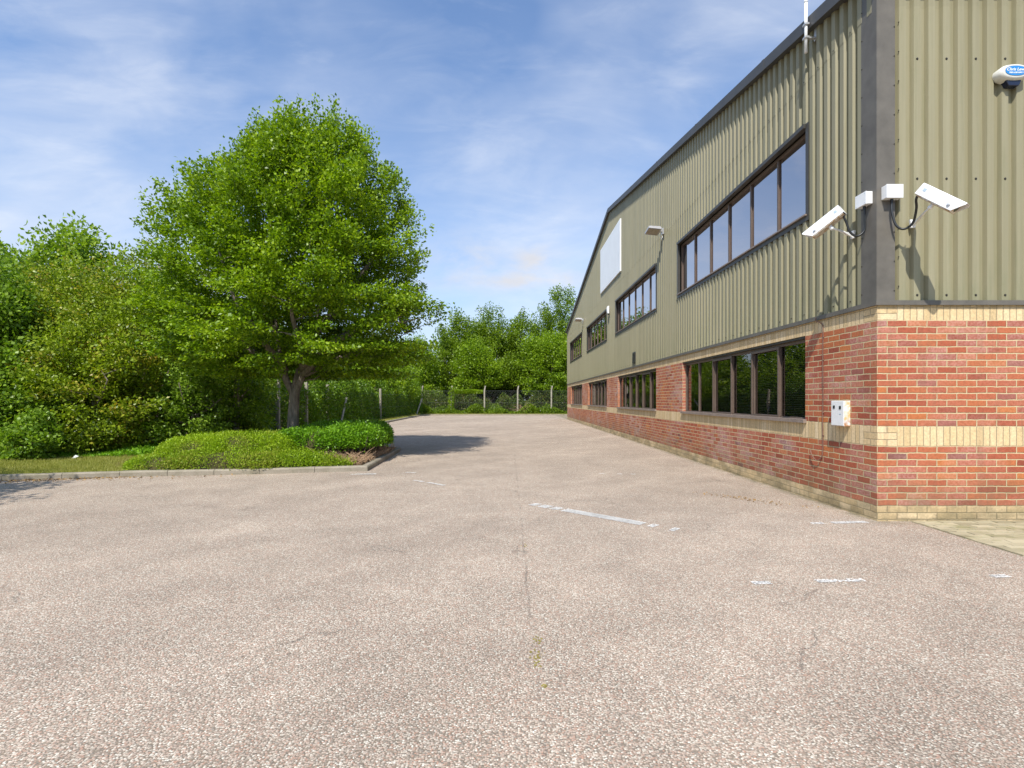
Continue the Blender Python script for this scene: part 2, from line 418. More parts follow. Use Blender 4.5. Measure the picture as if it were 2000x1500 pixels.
kerb = [(-40, 8.2), (-14, 8.62), (-8.6, 8.85), (-6.9, 9.25), (-4.6, 9.62), (-2.72, 10.05), (-2.88, 13.9), (-4.2, 15.1), (-7.05, 16.2), (-7.25, 29.0), (-7.5, 44.6), (-7.0, 46.0), (14, 46.6), (40, 46.6)]
# verge: every place behind the kerb
b = MB(); i = len(b.v)
poly = [(x, y) for x, y in kerb] + [(40, 140), (-120, 140), (-120, 8.2)]
b.quad(*[(x, y, .075) for x, y in poly])
struct(b.build('verge', 'grass_ground'), 'mown grass verge behind the kerb', 'verge')
b = MB(); b.quad((-7.0, 9.5, .082), (-4.6, 9.8, .082), (-2.9, 10.2, .082), (-3.02, 13.8, .082), (-4.3, 14.9, .082), (-7.0, 15.9, .082), (-9, 14, .082), (-8.0, 10.5, .082))
struct(b.build('soil_bed', 'soil'), 'bare brown soil under the low shrubs', 'soil')

def kerb_run(b, p, q, w=.125, h=.10, L=.915):
    p = Vector((*p, 0)); q = Vector((*q, 0)); d = q - p; n = max(1, round(d.length / L)); d.normalize(); s = (q - p).length / n
    nrm = Vector((-d.y, d.x, 0))
    for k in range(n):
        a = p + d * (k * s + .004); c = p + d * ((k + 1) * s - .004); dz = random.uniform(-.006, .006)
        prof = [(0, -.05), (0, h - .025 + dz), (.02, h + dz), (w, h + dz), (w, -.05)]
        i0 = len(b.v)
        for e in (a, c):
            for t, z in prof: b.v.append(tuple(e + nrm * t + Vector((0, 0, z))))
        m_ = len(prof)
        b.face([i0 + k_ for k_ in range(m_)][::-1]); b.face([i0 + m_ + k_ for k_ in range(m_)])
        for k_ in range(m_):
            aa, bb = k_, (k_ + 1) % m_; b.face((i0 + aa, i0 + bb, i0 + m_ + bb, i0 + m_ + aa))
b = MB()
for p, q in zip(kerb[:-1], kerb[1:]): kerb_run(b, p, q)
struct(b.build('kerb', 'kerb_concrete'), 'weathered concrete kerb round the planted island', 'kerb')

# block paving by the front wall
b = MB(); y = 5.86; r = 0
while y > -3:
    x = 4.50 + (.1 if r % 2 else 0) - .1
    while x < 11:
        x0 = max(x, 4.52 + (5.86 - y) * -.02)
        if x + .196 - x0 > .03:
            dz = [random.uniform(-.005, .006) for _ in range(4)]
            h = .012
            if 4.9 < x < 5.6 and random.random() < .12: dz = [v + random.choice((0, .014)) for v in dz]
            i0 = len(b.v); X1 = x + .194; Y0 = y - .095
            b.v += [(x0, Y0, -.02), (X1, Y0, -.02), (X1, y, -.02), (x0, y, -.02), (x0, Y0, h + dz[0]), (X1, Y0, h + dz[1]), (X1, y, h + dz[2]), (x0, y, h + dz[3])]
            for f in ((4, 5, 6, 7), (0, 1, 5, 4), (1, 2, 6, 5), (2, 3, 7, 6), (3, 0, 4, 7)): b.face([i0 + k for k in f])
        x += .2
    y -= .1; r += 1
struct(b.build('block_paving', 'paving_block'), 'uneven buff block paving along the front wall', 'paving')

# worn painted lines
def worn_line(p, q, w, keep, seed, name='parking_line', label=None):
    rs = np.random.default_rng(seed); b = MB(); p = Vector((*p, 0)); q = Vector((*q, 0)); d = (q - p); L = d.length; d.normalize(); n = Vector((-d.y, d.x, 0))
    cs = .012; NU = int(L / cs); NV = max(3, int(w / cs))
    low = np.convolve(rs.normal(size=NU + 40), np.ones(14) / 14, 'same')[20:20 + NU] * 2.4
    fld = rs.normal(size=(NU, NV)) * .62
    for i in range(NU):
        t = i / NU; k = sum(wt for a, c, wt in keep if a <= t <= c)
        if k <= 0: continue
        for j in range(NV):
            e = min(j, NV - 1 - j) / (NV / 2)
            if fld[i, j] + low[i] * .55 + k + e * .8 > .45:
                jit = rs.uniform(-.004, .004, 8)
                c0 = p + d * (i * cs) + n * ((j - NV / 2) * cs)
                b.quad(*[c0 + d * (a + jit[m]) + n * (c + jit[m + 4]) + Vector((0, 0, .004)) for m, (a, c) in enumerate(((0, 0), (cs + .003, 0), (cs + .003, cs + .003), (0, cs + .003)))])
    if b.f:
        o = b.build(name, 'road_paint'); struct(o, label, 'road marking')
worn_line((.30, 6.86), (1.85, 5.42), .16, [(.0, .04, .35), (.07, .14, .9), (.16, .22, .7), (.25, .76, 1.7), (.80, .83, .15), (.92, .945, .9)], 3, label='broken white parking bay line near the building corner')
worn_line((3.3, 5.78), (4.05, 5.86), .09, [(.05, .25, .5), (.4, .95, .8)], 4, label='worn white flecks of paint at the foot of the brick corner')
worn_line((1.82, 3.90), (3.9, 4.06), .07, [(.0, .06, 1.5), (.24, .35, .45), (.35, .42, 1.0), (.93, .99, .8)], 5, label='thin worn white dashes in front of the block paving')
worn_line((-1.62, 8.9), (-1.02, 8.35), .07, [(.0, .3, .25), (.45, .98, 1.0)], 6, label='short worn white dash beyond the planted island')
worn_line((-2.9, 9.6), (-2.45, 9.66), .10, [(0, 1, .9)], 7, label='worn white dash below the kerb corner')
worn_line((-1.95, 9.85), (-1.75, 9.8), .07, [(0, 1, .6)], 8, label='small white fleck of paint by the kerb corner')
worn_line((1.6, 9.7), (2.4, 9.6), .06, [(.1, .2, .7), (.5, .6, .7), (.8, .9, .4)], 9, label='tiny white paint flecks in the middle of the car park')

# ------------------------------------------------------------------ building
X0, Y0, Y1, X1 = 4.16, 5.9, 37.2, 34.0
TH = .28
RI = 21.45
def roofz(y): return 9.20 - .186 * abs(y - RI)
BL = empty('industrial_building', (X0, Y0, 0), 'olive ribbed industrial unit on a red and buff brick base with a low pitched gable', 'building')
LOW = [(7.33, 12.52), (14.76, 19.95), (22.21, 27.40), (29.66, 34.95)]
UPP = [(7.28, 12.78), (14.72, 20.25), (22.17, 27.72), (29.64, 35.30)]
LZ0, LZ1 = 1.07, 2.27
UZ0, UZ1 = 3.93, 5.16
def gaps(ws, a, c):
    out = []; p = a
    for u, v in ws: out.append((p, u)); p = v
    out.append((p, c)); return out
b = MB(); b.box(X0, X0 + TH, Y0, Y1, .17, .845)
for u, v in gaps(LOW, Y0, Y1): b.box(X0, X0 + TH, u, v, LZ0, LZ1)
b.build('brick_wall', 'red_brick', BL, label='red brick gable wall with whitish salt bloom')
b = MB(); b.box(X0 + TH, X1, Y0, Y0 + TH, .17, .845); b.box(X0 + TH, X1, Y0, Y0 + TH, LZ0, LZ1)
b.build('brick_wall', 'red_brick', BL, label='red brick front wall')
for (z0, z1) in ((.845, 1.07), (2.27, 2.45)):
    b = MB(); b.box(X0, X0 + TH, Y0, Y1, z0, z1); b.box(X0 + TH, X1, Y0, Y0 + TH, z0, z1)
    b.build('brick_band', 'buff_soldier', BL, label='buff brick band at sill height' if z0 < 1 else 'buff brick band under the cladding')
b = MB(); b.box(X0 - .003, X0 + TH, Y0 - .003, Y1, -.1, .17); b.box(X0 + TH, X1, Y0 - .003, Y0 + TH, -.1, .17)
b.build('plinth', 'buff_plinth', BL)
b = MB(); b.box(X1 - .2, X1, Y0 + TH, Y1 - .2, 0, 6.2); b.box(X0 + TH, X1, Y1 - .2, Y1, 0, 6.2)
b.build('rear_wall', 'cladding', BL)

# corrugated sheets
PITCH = .165
def profile(a, c, phase):
    pts = [(a, None), (c, None)]
    k0 = math.floor((a - phase) / PITCH) - 1; k1 = math.ceil((c - phase) / PITCH) + 1
    br = []
    for k in range(k0, k1 + 1):
        m = phase + k * PITCH
        br += [(m - .053, 0), (m - .037, 1), (m + .037, 1), (m + .053, 0)]
    def dat(t):
        for (t0, d0), (t1, d1) in zip(br[:-1], br[1:]):
            if t0 <= t <= t1: return d0 + (d1 - d0) * (t - t0) / max(1e-9, t1 - t0)
        return 0
    return [(a, dat(a))] + [(t, d) for t, d in br if a + 1e-4 < t < c - 1e-4] + [(c, dat(c))]
DEP = .043
def sheet(b, axis, a, c, z0, zf, off=0.0):
    pr = profile(a, c, 4.595 if axis == 'front' else 6.0)
    if not callable(zf): zv = zf; zf = lambda t: zv
    if axis == 'side':   # add the ridge as a break
        if a < RI < c:
            pr.append((RI, None)); pr.sort(key=lambda q: q[0])
            for i, (t, d) in enumerate(pr):
                if d is None: pr[i] = (t, pr[i - 1][1] + (pr[i + 1][1] - pr[i - 1][1]) * (t - pr[i - 1][0]) / (pr[i + 1][0] - pr[i - 1][0]))
    i0 = len(b.v)
    for t, d in pr:
        if axis == 'side': x = X0 + .022 - d * DEP - off; b.v += [(x, t, z0), (x, t, zf(t))]
        else: y = Y0 + .022 - d * DEP - off; b.v += [(t, y, z0), (t, y, zf(t))]
    for k in range(len(pr) - 1):
        a0 = i0 + 2 * k
        b.face((a0, a0 + 1, a0 + 3, a0 + 2) if axis == 'side' else (a0, a0 + 2, a0 + 3, a0 + 1))
def screws(b, axis, ts, zs, r=.008):
    b.m('screw')
    for z in zs:
        for t in ts:
            if axis == 'side': c = Vector((X0 + .022 - DEP, t, z)); d = Vector((-1, 0, 0))
            else: c = Vector((t, Y0 + .022 - DEP, z)); d = Vector((0, -1, 0))
            b.tube([c, c + d * .004, c + d * .0041, c + d * .009], [r * 1.7, r * 1.7, r, r], 6)
b = MB(); b.m('cladding')
sheet(b, 'side', Y0 + .02, Y1, 2.47, UZ0)
for u, v in gaps(UPP, Y0 + .02, Y1): sheet(b, 'side', u, v, UZ0, UZ1)
sheet(b, 'side', Y0 + .02, Y1, UZ1, 5.81)
sheet(b, 'side', Y0 + .02, Y1, 5.79, lambda t: roofz(t) - .06, .0035)
ts = [6.0 + PITCH * 2 * k for k in range(1, 94)]
screws(b, 'side', ts, (2.56, 5.82), .006)
b.build('cladding', None, BL, label='olive ribbed cladding of the gable wall')
b = MB(); b.m('cladding')
sheet(b, 'front', X0 + .02, X1, 2.47, 6.35)
screws(b, 'front', [4.595 + PITCH * 2 * k for k in range(0, 30)], (2.55, 3.86, 5.21))
screws(b, 'front', [4.385], [2.65 + .33 * k for k in range(11)], .004)
b.build('cladding', None, BL, label='sunlit pale olive ribbed cladding of the front wall')
# inner lining so that the windows have reveals and the inside is dark
b = MB()
XL0, XL1 = X0 + .03, X0 + .25
b.box(XL0, XL1, Y0 + .25, Y1 - .2, 2.46, UZ0)
for u, v in gaps(UPP, Y0 + .25, Y1 - .2): b.box(XL0, XL1, u, v, UZ0, UZ1)
b.box(XL0, XL1, Y0 + .25, Y1 - .2, UZ1, 6.25)
i0 = len(b.v); b.v += [(XL0, Y0 + .25, 6.25), (XL0, Y1 - .2, 6.25), (XL0, RI, roofz(RI) - .1), (XL1, Y0 + .25, 6.25), (XL1, Y1 - .2, 6.25), (XL1, RI, roofz(RI) - .1)]
for f in ((0, 2, 1), (3, 4, 5), (0, 3, 5, 2), (1, 2, 5, 4)): b.face([i0 + k for k in f])
b.box(X0 + .03, X1 - .2, Y0 + .03, Y0 + .25, 2.46, 6.3)
b.build('inner_wall', 'interior', BL)
b = MB(); b.box(X0 + .25, X1 - .2, Y0 + .28, Y1 - .2, 2.55, 2.75); b.box(X0 + 5.0, X0 + 5.1, Y0 + .28, Y1 - .2, .02, 2.55); b.box(X0 + 5.0, X0 + 5.1, Y0 + .28, Y1 - .2, 2.75, 6.4)
b.box(X0 + .25, X0 + 5.0, Y0 + .28, Y1 - .2, 5.5, 5.6)
b.build('inner_floor', 'interior', BL)
# corner flashing
b = MB(); o_ = .022
b.box(X0 - o_, X0 - o_ + .004, Y0 - o_, Y0 + .235, 2.47, 6.3); b.box(X0 - o_ + .004, X0 + .186, Y0 - o_, Y0 - o_ + .004, 2.47, 6.3)
b.m('flashing')
b.box(X0 - o_ + .004, X0 + .03, Y0 + .231, Y0 + .235, 2.47, 6.3); b.box(X0 + .182, X0 + .186, Y0 - o_ + .004, Y0 + .03, 2.47, 6.3)
b.m('screw')
for k in range(12):
    z = 2.6 + .33 * k
    b.tube([(X0 + .176, Y0 - o_, z), (X0 + .176, Y0 - o_ - .006, z)], .007, 6)
    b.tube([(X0 - o_, Y0 + .222, z), (X0 - o_ - .006, Y0 + .222, z)], .007, 6)
b.mi = [b.mats.index('flashing') if k < 12 else b.mi[k] for k in range(len(b.mi))]
b.build('corner_flashing', None, BL)
# drip flashing
b = MB(); b.box(X0 - .032, X0 + .0, Y0 - .032, Y1 + .02, 2.437, 2.49); b.box(X0, X1, Y0 - .032, Y0, 2.437, 2.49)
b.build('drip_flashing', 'flashing', BL)
# roof and verge trim
def slope_bar(b, x0, x1, ya, yb, za, zb):
    i0 = len(b.v)
    for y in (ya, yb):
        r = roofz(y); b.v += [(x0, y, r + za), (x1, y, r + za), (x1, y, r + zb), (x0, y, r + zb)]
    for f in ((0, 3, 2, 1), (4, 5, 6, 7), (0, 1, 5, 4), (1, 2, 6, 5), (2, 3, 7, 6), (3, 0, 4, 7)): b.face([i0 + k for k in f])
b = MB(); slope_bar(b, X0 + .0, X1 + .1, Y0 - .12, RI, -.06, .0); slope_bar(b, X0 + .0, X1 + .1, RI, Y1 + .12, -.06, .0)
b.build('roof', 'roof_sheet', BL)
b = MB(); slope_bar(b, X0 - .11, X0 - .002, Y0 - .14, RI, -.135, .03); slope_bar(b, X0 - .11, X0 - .002, RI, Y1 + .14, -.135, .03)
for k in range(1, 6):
    y = Y0 + 3.0 * k - .6
    slope_bar(b, X0 - .114, X0, y, y + .07, -.138, .034)
b.build('verge_trim', 'fascia', BL)
b = MB(); b.box(X0 - .05, X1, Y0 - .20, Y0 - .06, 6.2, 6.33)
b.build('gutter', 'fascia', BL)

def window(y0, y1, z0, z1, n, upper):
    xf = X0 + (.055 if upper else .075)     # front of frame
    fd = .06; fw = .046
    b = MB()
    b.box(xf, xf + fd, y0, y1, z0, z0 + fw); b.box(xf, xf + fd, y0, y1, z1 - fw, z1)
    b.box(xf, xf + fd, y0, y0 + fw, z0 + fw, z1 - fw); b.box(xf, xf + fd, y1 - fw, y1, z0 + fw, z1 - fw)
    step = (y1 - y0) / n
    for k in range(1, n):
        y = y0 + k * step; b.box(xf + .002, xf + fd, y - .023, y + .023, z0 + fw, z1 - fw)
    if not upper:
        for k in (1, 3):
            a = y0 + k * step - .035; c = y0 + (k + 1) * step + .035; q = .042
            za, zb = z0 + .018, z1 - .04
            b.box(xf - .022, xf - .002, a, c, za, za + q); b.box(xf - .022, xf - .002, a, c, zb - q, zb)
            b.box(xf - .022, xf - .002, a, a + q, za + q, zb - q); b.box(xf - .022, xf - .002, c - q, c, za + q, zb - q)
    w = b.build('window', 'window_frame', BL, bevel=.004)
    w['label'] = ('upper' if upper else 'ground floor') + ' ribbon window with %d brown framed panes' % n
    b = MB()
    for k in range(n):
        ya = y0 + k * step + .028; yb = y0 + (k + 1) * step - .028; xg = xf + .03 + random.uniform(-.001, .001)
        e = random.uniform(-.002, .002)
        b.quad((xg, ya, z0 + .04), (xg, ya, z1 - .04), (xg + e, yb, z1 - .04), (xg + e, yb, z0 + .04))
    b.build('pane', 'mirror_glass' if upper else 'window_glass', w)
    if upper:
        b = MB(); q = .085; xo = X0 - .026
        b.box(xo, xf + .01, y0 - q + .02, y0, z0 - .07, z1 + .055); b.box(xo, xf + .01, y1, y1 + q - .02, z0 - .07, z1 + .055)
        b.box(xo - .03, xf + .01, y0, y1, z1, z1 + .055)
        b.box(xo, xf + .01, y0, y1, z0 - .07, z0)
        b.build('surround', 'window_surround', w)
        b = MB(); b.box(xo - .028, xf - .001, y0 - .03, y1 + .03, z0 + .001, z0 + .022)
        b.build('sill', 'sill_metal', w)
    else:
        b = MB()
        b.box(X0 - .045, xf - .001, y0 - .03, y1 + .03, z0 + .0, z0 + .028)
        b.box(X0 - .045, X0 - .040, y0 - .03, y1 + .03, z0 - .022, z0)
        b.box(X0 - .045, X0 - .001, y0 - .031, y0 - .03, z0 - .022, z0 + .028)
        b.build('sill', 'sill_metal', w)
        b = MB(); z = z0 + .06
        while z < z1 - .06:
            b.quad((xf + .085, y0 + .04, z), (xf + .085, y1 - .04, z), (xf + .105, y1 - .04, z + .012), (xf + .105, y0 + .04, z + .012)); z += .027
        b.build('blind', 'blind_slat', w)
for (a, c) in LOW: window(a, c, LZ0, LZ1 - .03, 6, False)
for (a, c) in UPP: window(a, c, UZ0, UZ1, 6, True)
# lintel plate above the lower windows
b = MB()
for (a, c) in LOW: b.box(X0 + .02, X0 + .25, a, c, LZ1 - .03, LZ1)
b.build('lintel', 'window_surround', BL)
# vent
b = MB(); xv = X0 - .03
b.box(xv, X0 - .015, 17.05, 17.45, 2.58, 2.95)
for k in range(7):
    z = 2.61 + k * .046; b.box(xv - .022, xv, 17.07, 17.43, z, z + .02)
b.build('vent', 'window_surround', BL)

# ------------------------------------------------------------------ things on the walls
o = MB(); o.box(X0 - .065, X0 - .016, 19.25, 23.4, 6.12, 8.06)
tag(o.build('sign_board', 'sign_white', None, bevel=.006), 'large blank white sign board high on the gable under the ridge', 'sign')

def junction_box(x0, x1, y0, y1, z0, z1, face, label):
    c = ((x0 + x1) / 2, (y0 + y1) / 2, z0); t = empty('junction_box', c, label, 'junction box', 'white junction boxes either side of the building corner')
    b = MB(); b.box(x0, x1, y0, y1, z0, z1); b.build('box_body', 'white_paint', t, bevel=.004)
    b = MB()
    if face == 'front': b.box(x0 - .002, x1 + .002, y0 - .012, y0 - .0005, z0 - .002, z1 + .002)
    else: b.box(x0 - .012, x0 - .0005, y0 - .002, y1 + .002, z0 - .002, z1 + .002)
    b.m('screw')
    l = b.build('lid', None, t, bevel=.003) if False else None
    b2 = MB(); b2.m('white_paint'); b2.v = b.v; b2.f = b.f; b2.mi = [0] * len(b.f); b2.sm = b.sm
    b2.m('badge_grey')
    for a in (.1, .9):
        for d in (.12, .88):
            z = z0 + (z1 - z0) * d
            if face == 'front': x = x0 + (x1 - x0) * a; b2.tube([(x, y0 - .012, z), (x, y0 - .0135, z)], .005, 8)
            else: y = y0 + (y1 - y0) * a; b2.tube([(x0 - .012, y, z), (x0 - .0135, y, z)], .005, 8)
    b2.build('lid', None, t)
    b = MB(); b.tube([((x0 + x1) / 2, (y0 + y1) / 2, z0), ((x0 + x1) / 2, (y0 + y1) / 2, z0 - .03)], .016, 10); b.build('cable_gland', 'black_rubber', t)
junction_box(4.19, 4.37, 5.80, 5.878, 2.245 + 1.37, 2.39 + 1.37, 'front', 'white junction box on the front face of the dark corner flashing')
junction_box(4.07, 4.138, 5.94, 6.12, 2.235 + 1.37, 2.375 + 1.37, 'side', 'white junction box on the gable side of the dark corner flashing')

def frame(rear, tip):
    d = (Vector(tip) - Vector(rear)); L = d.length; d.normalize(); s = d.cross(Vector((0, 0, 1))).normalized(); u = s.cross(d)
    M = Matrix(((s.x, d.x, u.x, rear[0]), (s.y, d.y, u.y, rear[1]), (s.z, d.z, u.z, rear[2]), (0, 0, 0, 1))); return M, L
def cctv(rear, tip, mount, wallaxis, cable, label):
    t = empty('security_camera', mount, label, 'security camera', 'cctv cameras at the building corner')
    M, L = frame(rear, tip)
    W = .066; H = .062
    # body tray below a longer sun hood
    b = MB(); b.prism([(-W + .006, -.060), (W - .006, -.060), (W - .004, .03), (-W + .004, .03)], .012, L * .86, M)
    b.build('housing', 'camera_underside', t, bevel=.004)
    b = MB(); i0 = len(b.v)
    prof = [(-W, -.048), (-W, .050), (-W + .018, .070), (W - .018, .070), (W, .050), (W, -.048)]
    inn = [(x * .95, z - .003 if z > 0 else z) for x, z in prof]
    def ring(y, pr, cut=0): return [tuple(M @ Vector((x, y + (cut if z < 0 else 0), z))) for x, z in pr]
    R_ = [ring(0, prof), ring(L * .985, prof, -.07), ring(L * .985, inn, -.07), ring(0, inn)]
    for q in R_: b.v += q
    m_ = 6
    for a in range(4):
        c = (a + 1) % 4
        for k in range(m_ - 1): b.face((i0 + a * m_ + k, i0 + a * m_ + k + 1, i0 + c * m_ + k + 1, i0 + c * m_ + k))
        # ends
    for k in (0, m_ - 1): b.face((i0 + k, i0 + m_ + k, i0 + 2 * m_ + k, i0 + 3 * m_ + k))
    b.quad(*ring(-.001, [(-W, -.048), (-W, .050), (-W + .018, .070), (W - .018, .070), (W, .050), (W, -.048)]))
    b.build('sun_hood', 'white_paint', t)
    b = MB(); b.tube([M @ Vector((0, L * .86, -.005)), M @ Vector((0, L * .868, -.005))], .036, 20); b.build('lens', 'lens_black', t)
    for sd in (-1, 1):
        b = MB(); x = sd * (W + .0005)
        b.box(min(x, x + sd * .002), max(x, x + sd * .002), .045, .075, .0, .03, M)
        b.build('badge', 'badge_grey', t)
        b = MB(); b.box(min(x, x + sd * .008), max(x, x + sd * .008), L * .70, L * .70 + .028, -.022, -.002, M)
        b.tube([M @ Vector((x, L * .70 + .014, -.012)), M @ Vector((x + sd * .014, L * .70 + .014, -.012))], .008, 10)
        b.build('latch', 'galvanised', t)
    # bracket
    ball = M @ Vector((0, L * .42, -.095)); top = M @ Vector((0, L * .42, -.058))
    m_ = Vector(mount)
    wn = Vector((0, -1, 0)) if wallaxis == 'front' else Vector((-1, 0, 0))
    tn = Vector((1, 0, 0)) if wallaxis == 'front' else Vector((0, 1, 0))
    b = MB(); b.smooth = True
    b.tube([m_ + wn * .03 + Vector((0, 0, -.005)), m_ + wn * .08, m_ + (ball - m_) * .75, ball], [.026, .018, .011, .011], 12)
    b.smooth = False
    pl = [(-.035, .035), (.035, .035), (.022, -.055), (-.022, -.055)]
    i0 = len(b.v)
    for dd in (.018 - .032 if False else -.012, .012):
        for a, z in pl: b.v.append(tuple(m_ + tn * a + wn * (dd + .012) + Vector((0, 0, z))))
    b.face((i0, i0 + 1, i0 + 2, i0 + 3)); b.face((i0 + 7, i0 + 6, i0 + 5, i0 + 4))
    for k in range(4): b.face((i0 + k, i0 + 4 + k, i0 + 4 + (k + 1) % 4, i0 + (k + 1) % 4))
    # gusset
    g0 = m_ + wn * .012
    for sgn in (-1,):
        i0 = len(b.v); e = tn * .006
        A = [g0 + Vector((0, 0, -.045)), g0 + Vector((0, 0, .012)), m_ + (ball - m_) * .5 + Vector((0, 0, -.006))]
        b.v += [tuple(p - e) for p in A] + [tuple(p + e) for p in A]
        b.face((i0, i0 + 1, i0 + 2)); b.face((i0 + 5, i0 + 4, i0 + 3))
        for k in range(3): b.face((i0 + k, i0 + 3 + k, i0 + 3 + (k + 1) % 3, i0 + (k + 1) % 3))
    b.build('bracket', 'white_paint', t)
    b = MB(); b.smooth = True
    import math as _m
    pr = [(_m.sin(a) * .024, -_m.cos(a) * .024) for a in [k * _m.pi / 8 for k in range(9)]]
    b.tube([ball + Vector((0, 0, z)) for _, z in pr], [max(.001, r) for r, _ in pr], 14)
    b.tube([ball, top], [.015, .022], 12)
    b.build('ball_joint', 'white_paint', t)
    b = MB(); b.smooth = True; b.tube(spline(cable, 8), .0125, 10); b.build('cable', 'black_rubber', t)
Z = 1.37
cctv((4.35, 5.52, 2.215 + Z), (4.56, 5.24, 1.895 + Z), (4.54, 5.886, 1.99 + Z), 'front',
     [(4.28, 5.84, 2.22 + Z), (4.275, 5.83, 2.10 + Z), (4.30, 5.80, 1.94 + Z), (4.36, 5.76, 1.885 + Z), (4.41, 5.70, 1.935 + Z), (4.385, 5.62, 2.06 + Z), (4.335, 5.56, 2.13 + Z), (4.335, 5.53, 2.18 + Z)],
     'white cctv camera on the sunlit front wall pointing down and right')
cctv((3.88, 6.07, 2.205 + Z), (3.62, 6.36, 1.96 + Z), (4.146, 6.28, 1.995 + Z), 'side',
     [(4.105, 6.03, 2.21 + Z), (4.11, 6.03, 2.10 + Z), (4.11, 6.04, 1.96 + Z), (4.04, 6.06, 1.90 + Z), (3.965, 6.07, 1.95 + Z), (3.93, 6.075, 2.05 + Z), (3.90, 6.075, 2.12 + Z), (3.89, 6.07, 2.17 + Z)],
     'white cctv camera with rusty underside on the gable wall pointing down and left')

# alarm box
AX, AZ = 5.615, 3.635 + Z
t = empty('alarm_box', (AX, Y0, AZ), 'white oval alarm box with blue badge high on the front wall', 'alarm box')
def oval(cx, cz, rx, rz, y, n=40, p=2.2):
    out = []
    for k in range(n):
        a = 2 * math.pi * k / n; c, s_ = math.cos(a), math.sin(a)
        out.append((cx + rx * math.copysign(abs(c) ** (2 / p), c), y, cz + rz * math.copysign(abs(s_) ** (2 / p), s_)))
    return out
b = MB(); b.smooth = True
rings = [oval(AX, AZ + .0, .175, .085, Y0 - .01), oval(AX, AZ + .0, .178, .088, Y0 - .05), oval(AX, AZ + .01, .165, .085, Y0 - .09), oval(AX + .005, AZ + .012, .150, .076, Y0 - .108), oval(AX + .005, AZ + .012, .135, .064, Y0 - .112)]
n = 40
for r in rings: b.v += r
for a in range(len(rings) - 1):
    for k in range(n): b.face((a * n + k, a * n + (k + 1) % n, (a + 1) * n + (k + 1) % n, (a + 1) * n + k))
b.smooth = False; b.face([4 * n + k for k in range(n)]); b.build('cover', 'off_white', t)
b = MB(); r1 = oval(AX + .005, AZ + .014, .118, .054, Y0 - .1135); r0 = oval(AX + .005, AZ + .014, .118, .054, Y0 - .1165)
b.v = r1 + r0; b.face([n + k for k in range(n)])
for k in range(n): b.face((k, (k + 1) % n, n + (k + 1) % n, n + k))
b.build('badge', 'badge_blue', t)
b = MB(); b.prism([(-.09, -.05), (.09, -.05), (.055, -.115), (-.055, -.115)], Y0 - .085, Y0 - .012, Matrix.Translation((AX + .01, 0, AZ - .02)))
b.build('strobe_lens', 'dark_plastic', t, bevel=.008)
def lettering(txt, size, x, z, shear, parent, name='lettering'):
    cu = bpy.data.curves.new(name, 'FONT'); cu.body = txt; cu.size = size; cu.align_x = 'CENTER'; cu.align_y = 'CENTER'; cu.shear = shear; cu.extrude = .0006; cu.offset = .0006
    ob = bpy.data.objects.new('tmp_text', cu); COL.objects.link(ob)
    dg = bpy.context.evaluated_depsgraph_get(); me = bpy.data.meshes.new_from_object(ob.evaluated_get(dg)); bpy.data.objects.remove(ob)
    me.name = name; me.materials.clear(); me.materials.append(MAT['sign_white'])
    o = bpy.data.objects.new(name, me); COL.objects.link(o)
    o.parent = parent; o.matrix_parent_inverse = Matrix.Translation(-Vector(parent.location))
    o.location = (x, Y0 - .1180, z); o.rotation_euler = (R(90), 0, 0)
lettering('Chris Lewis', .046, AX + .005, AZ + .026, .35, t)
lettering('FIRE & SECURITY', .021, AX + .005, AZ - .010, 0, t)

# small white sensor box on the gable
t = empty('wall_sensor', (X0, 21.45, 3.6 + Z), 'small white sensor box between the upper windows of the gable', 'sensor')
b = MB(); b.prism([(-.05, 0), (.02, -.02), (.02, .30), (-.03, .30), (-.07, .22)], 21.36, 21.54, Matrix.Translation((X0 - .075, 0, 3.55 + Z))); b.build('casing', 'white_paint', t, bevel=.01)
b = MB(); b.box(X0 - .10, X0 - .04, 21.38, 21.52, 3.50 + Z, 3.545 + Z); b.build('lens', 'lens_black', t)

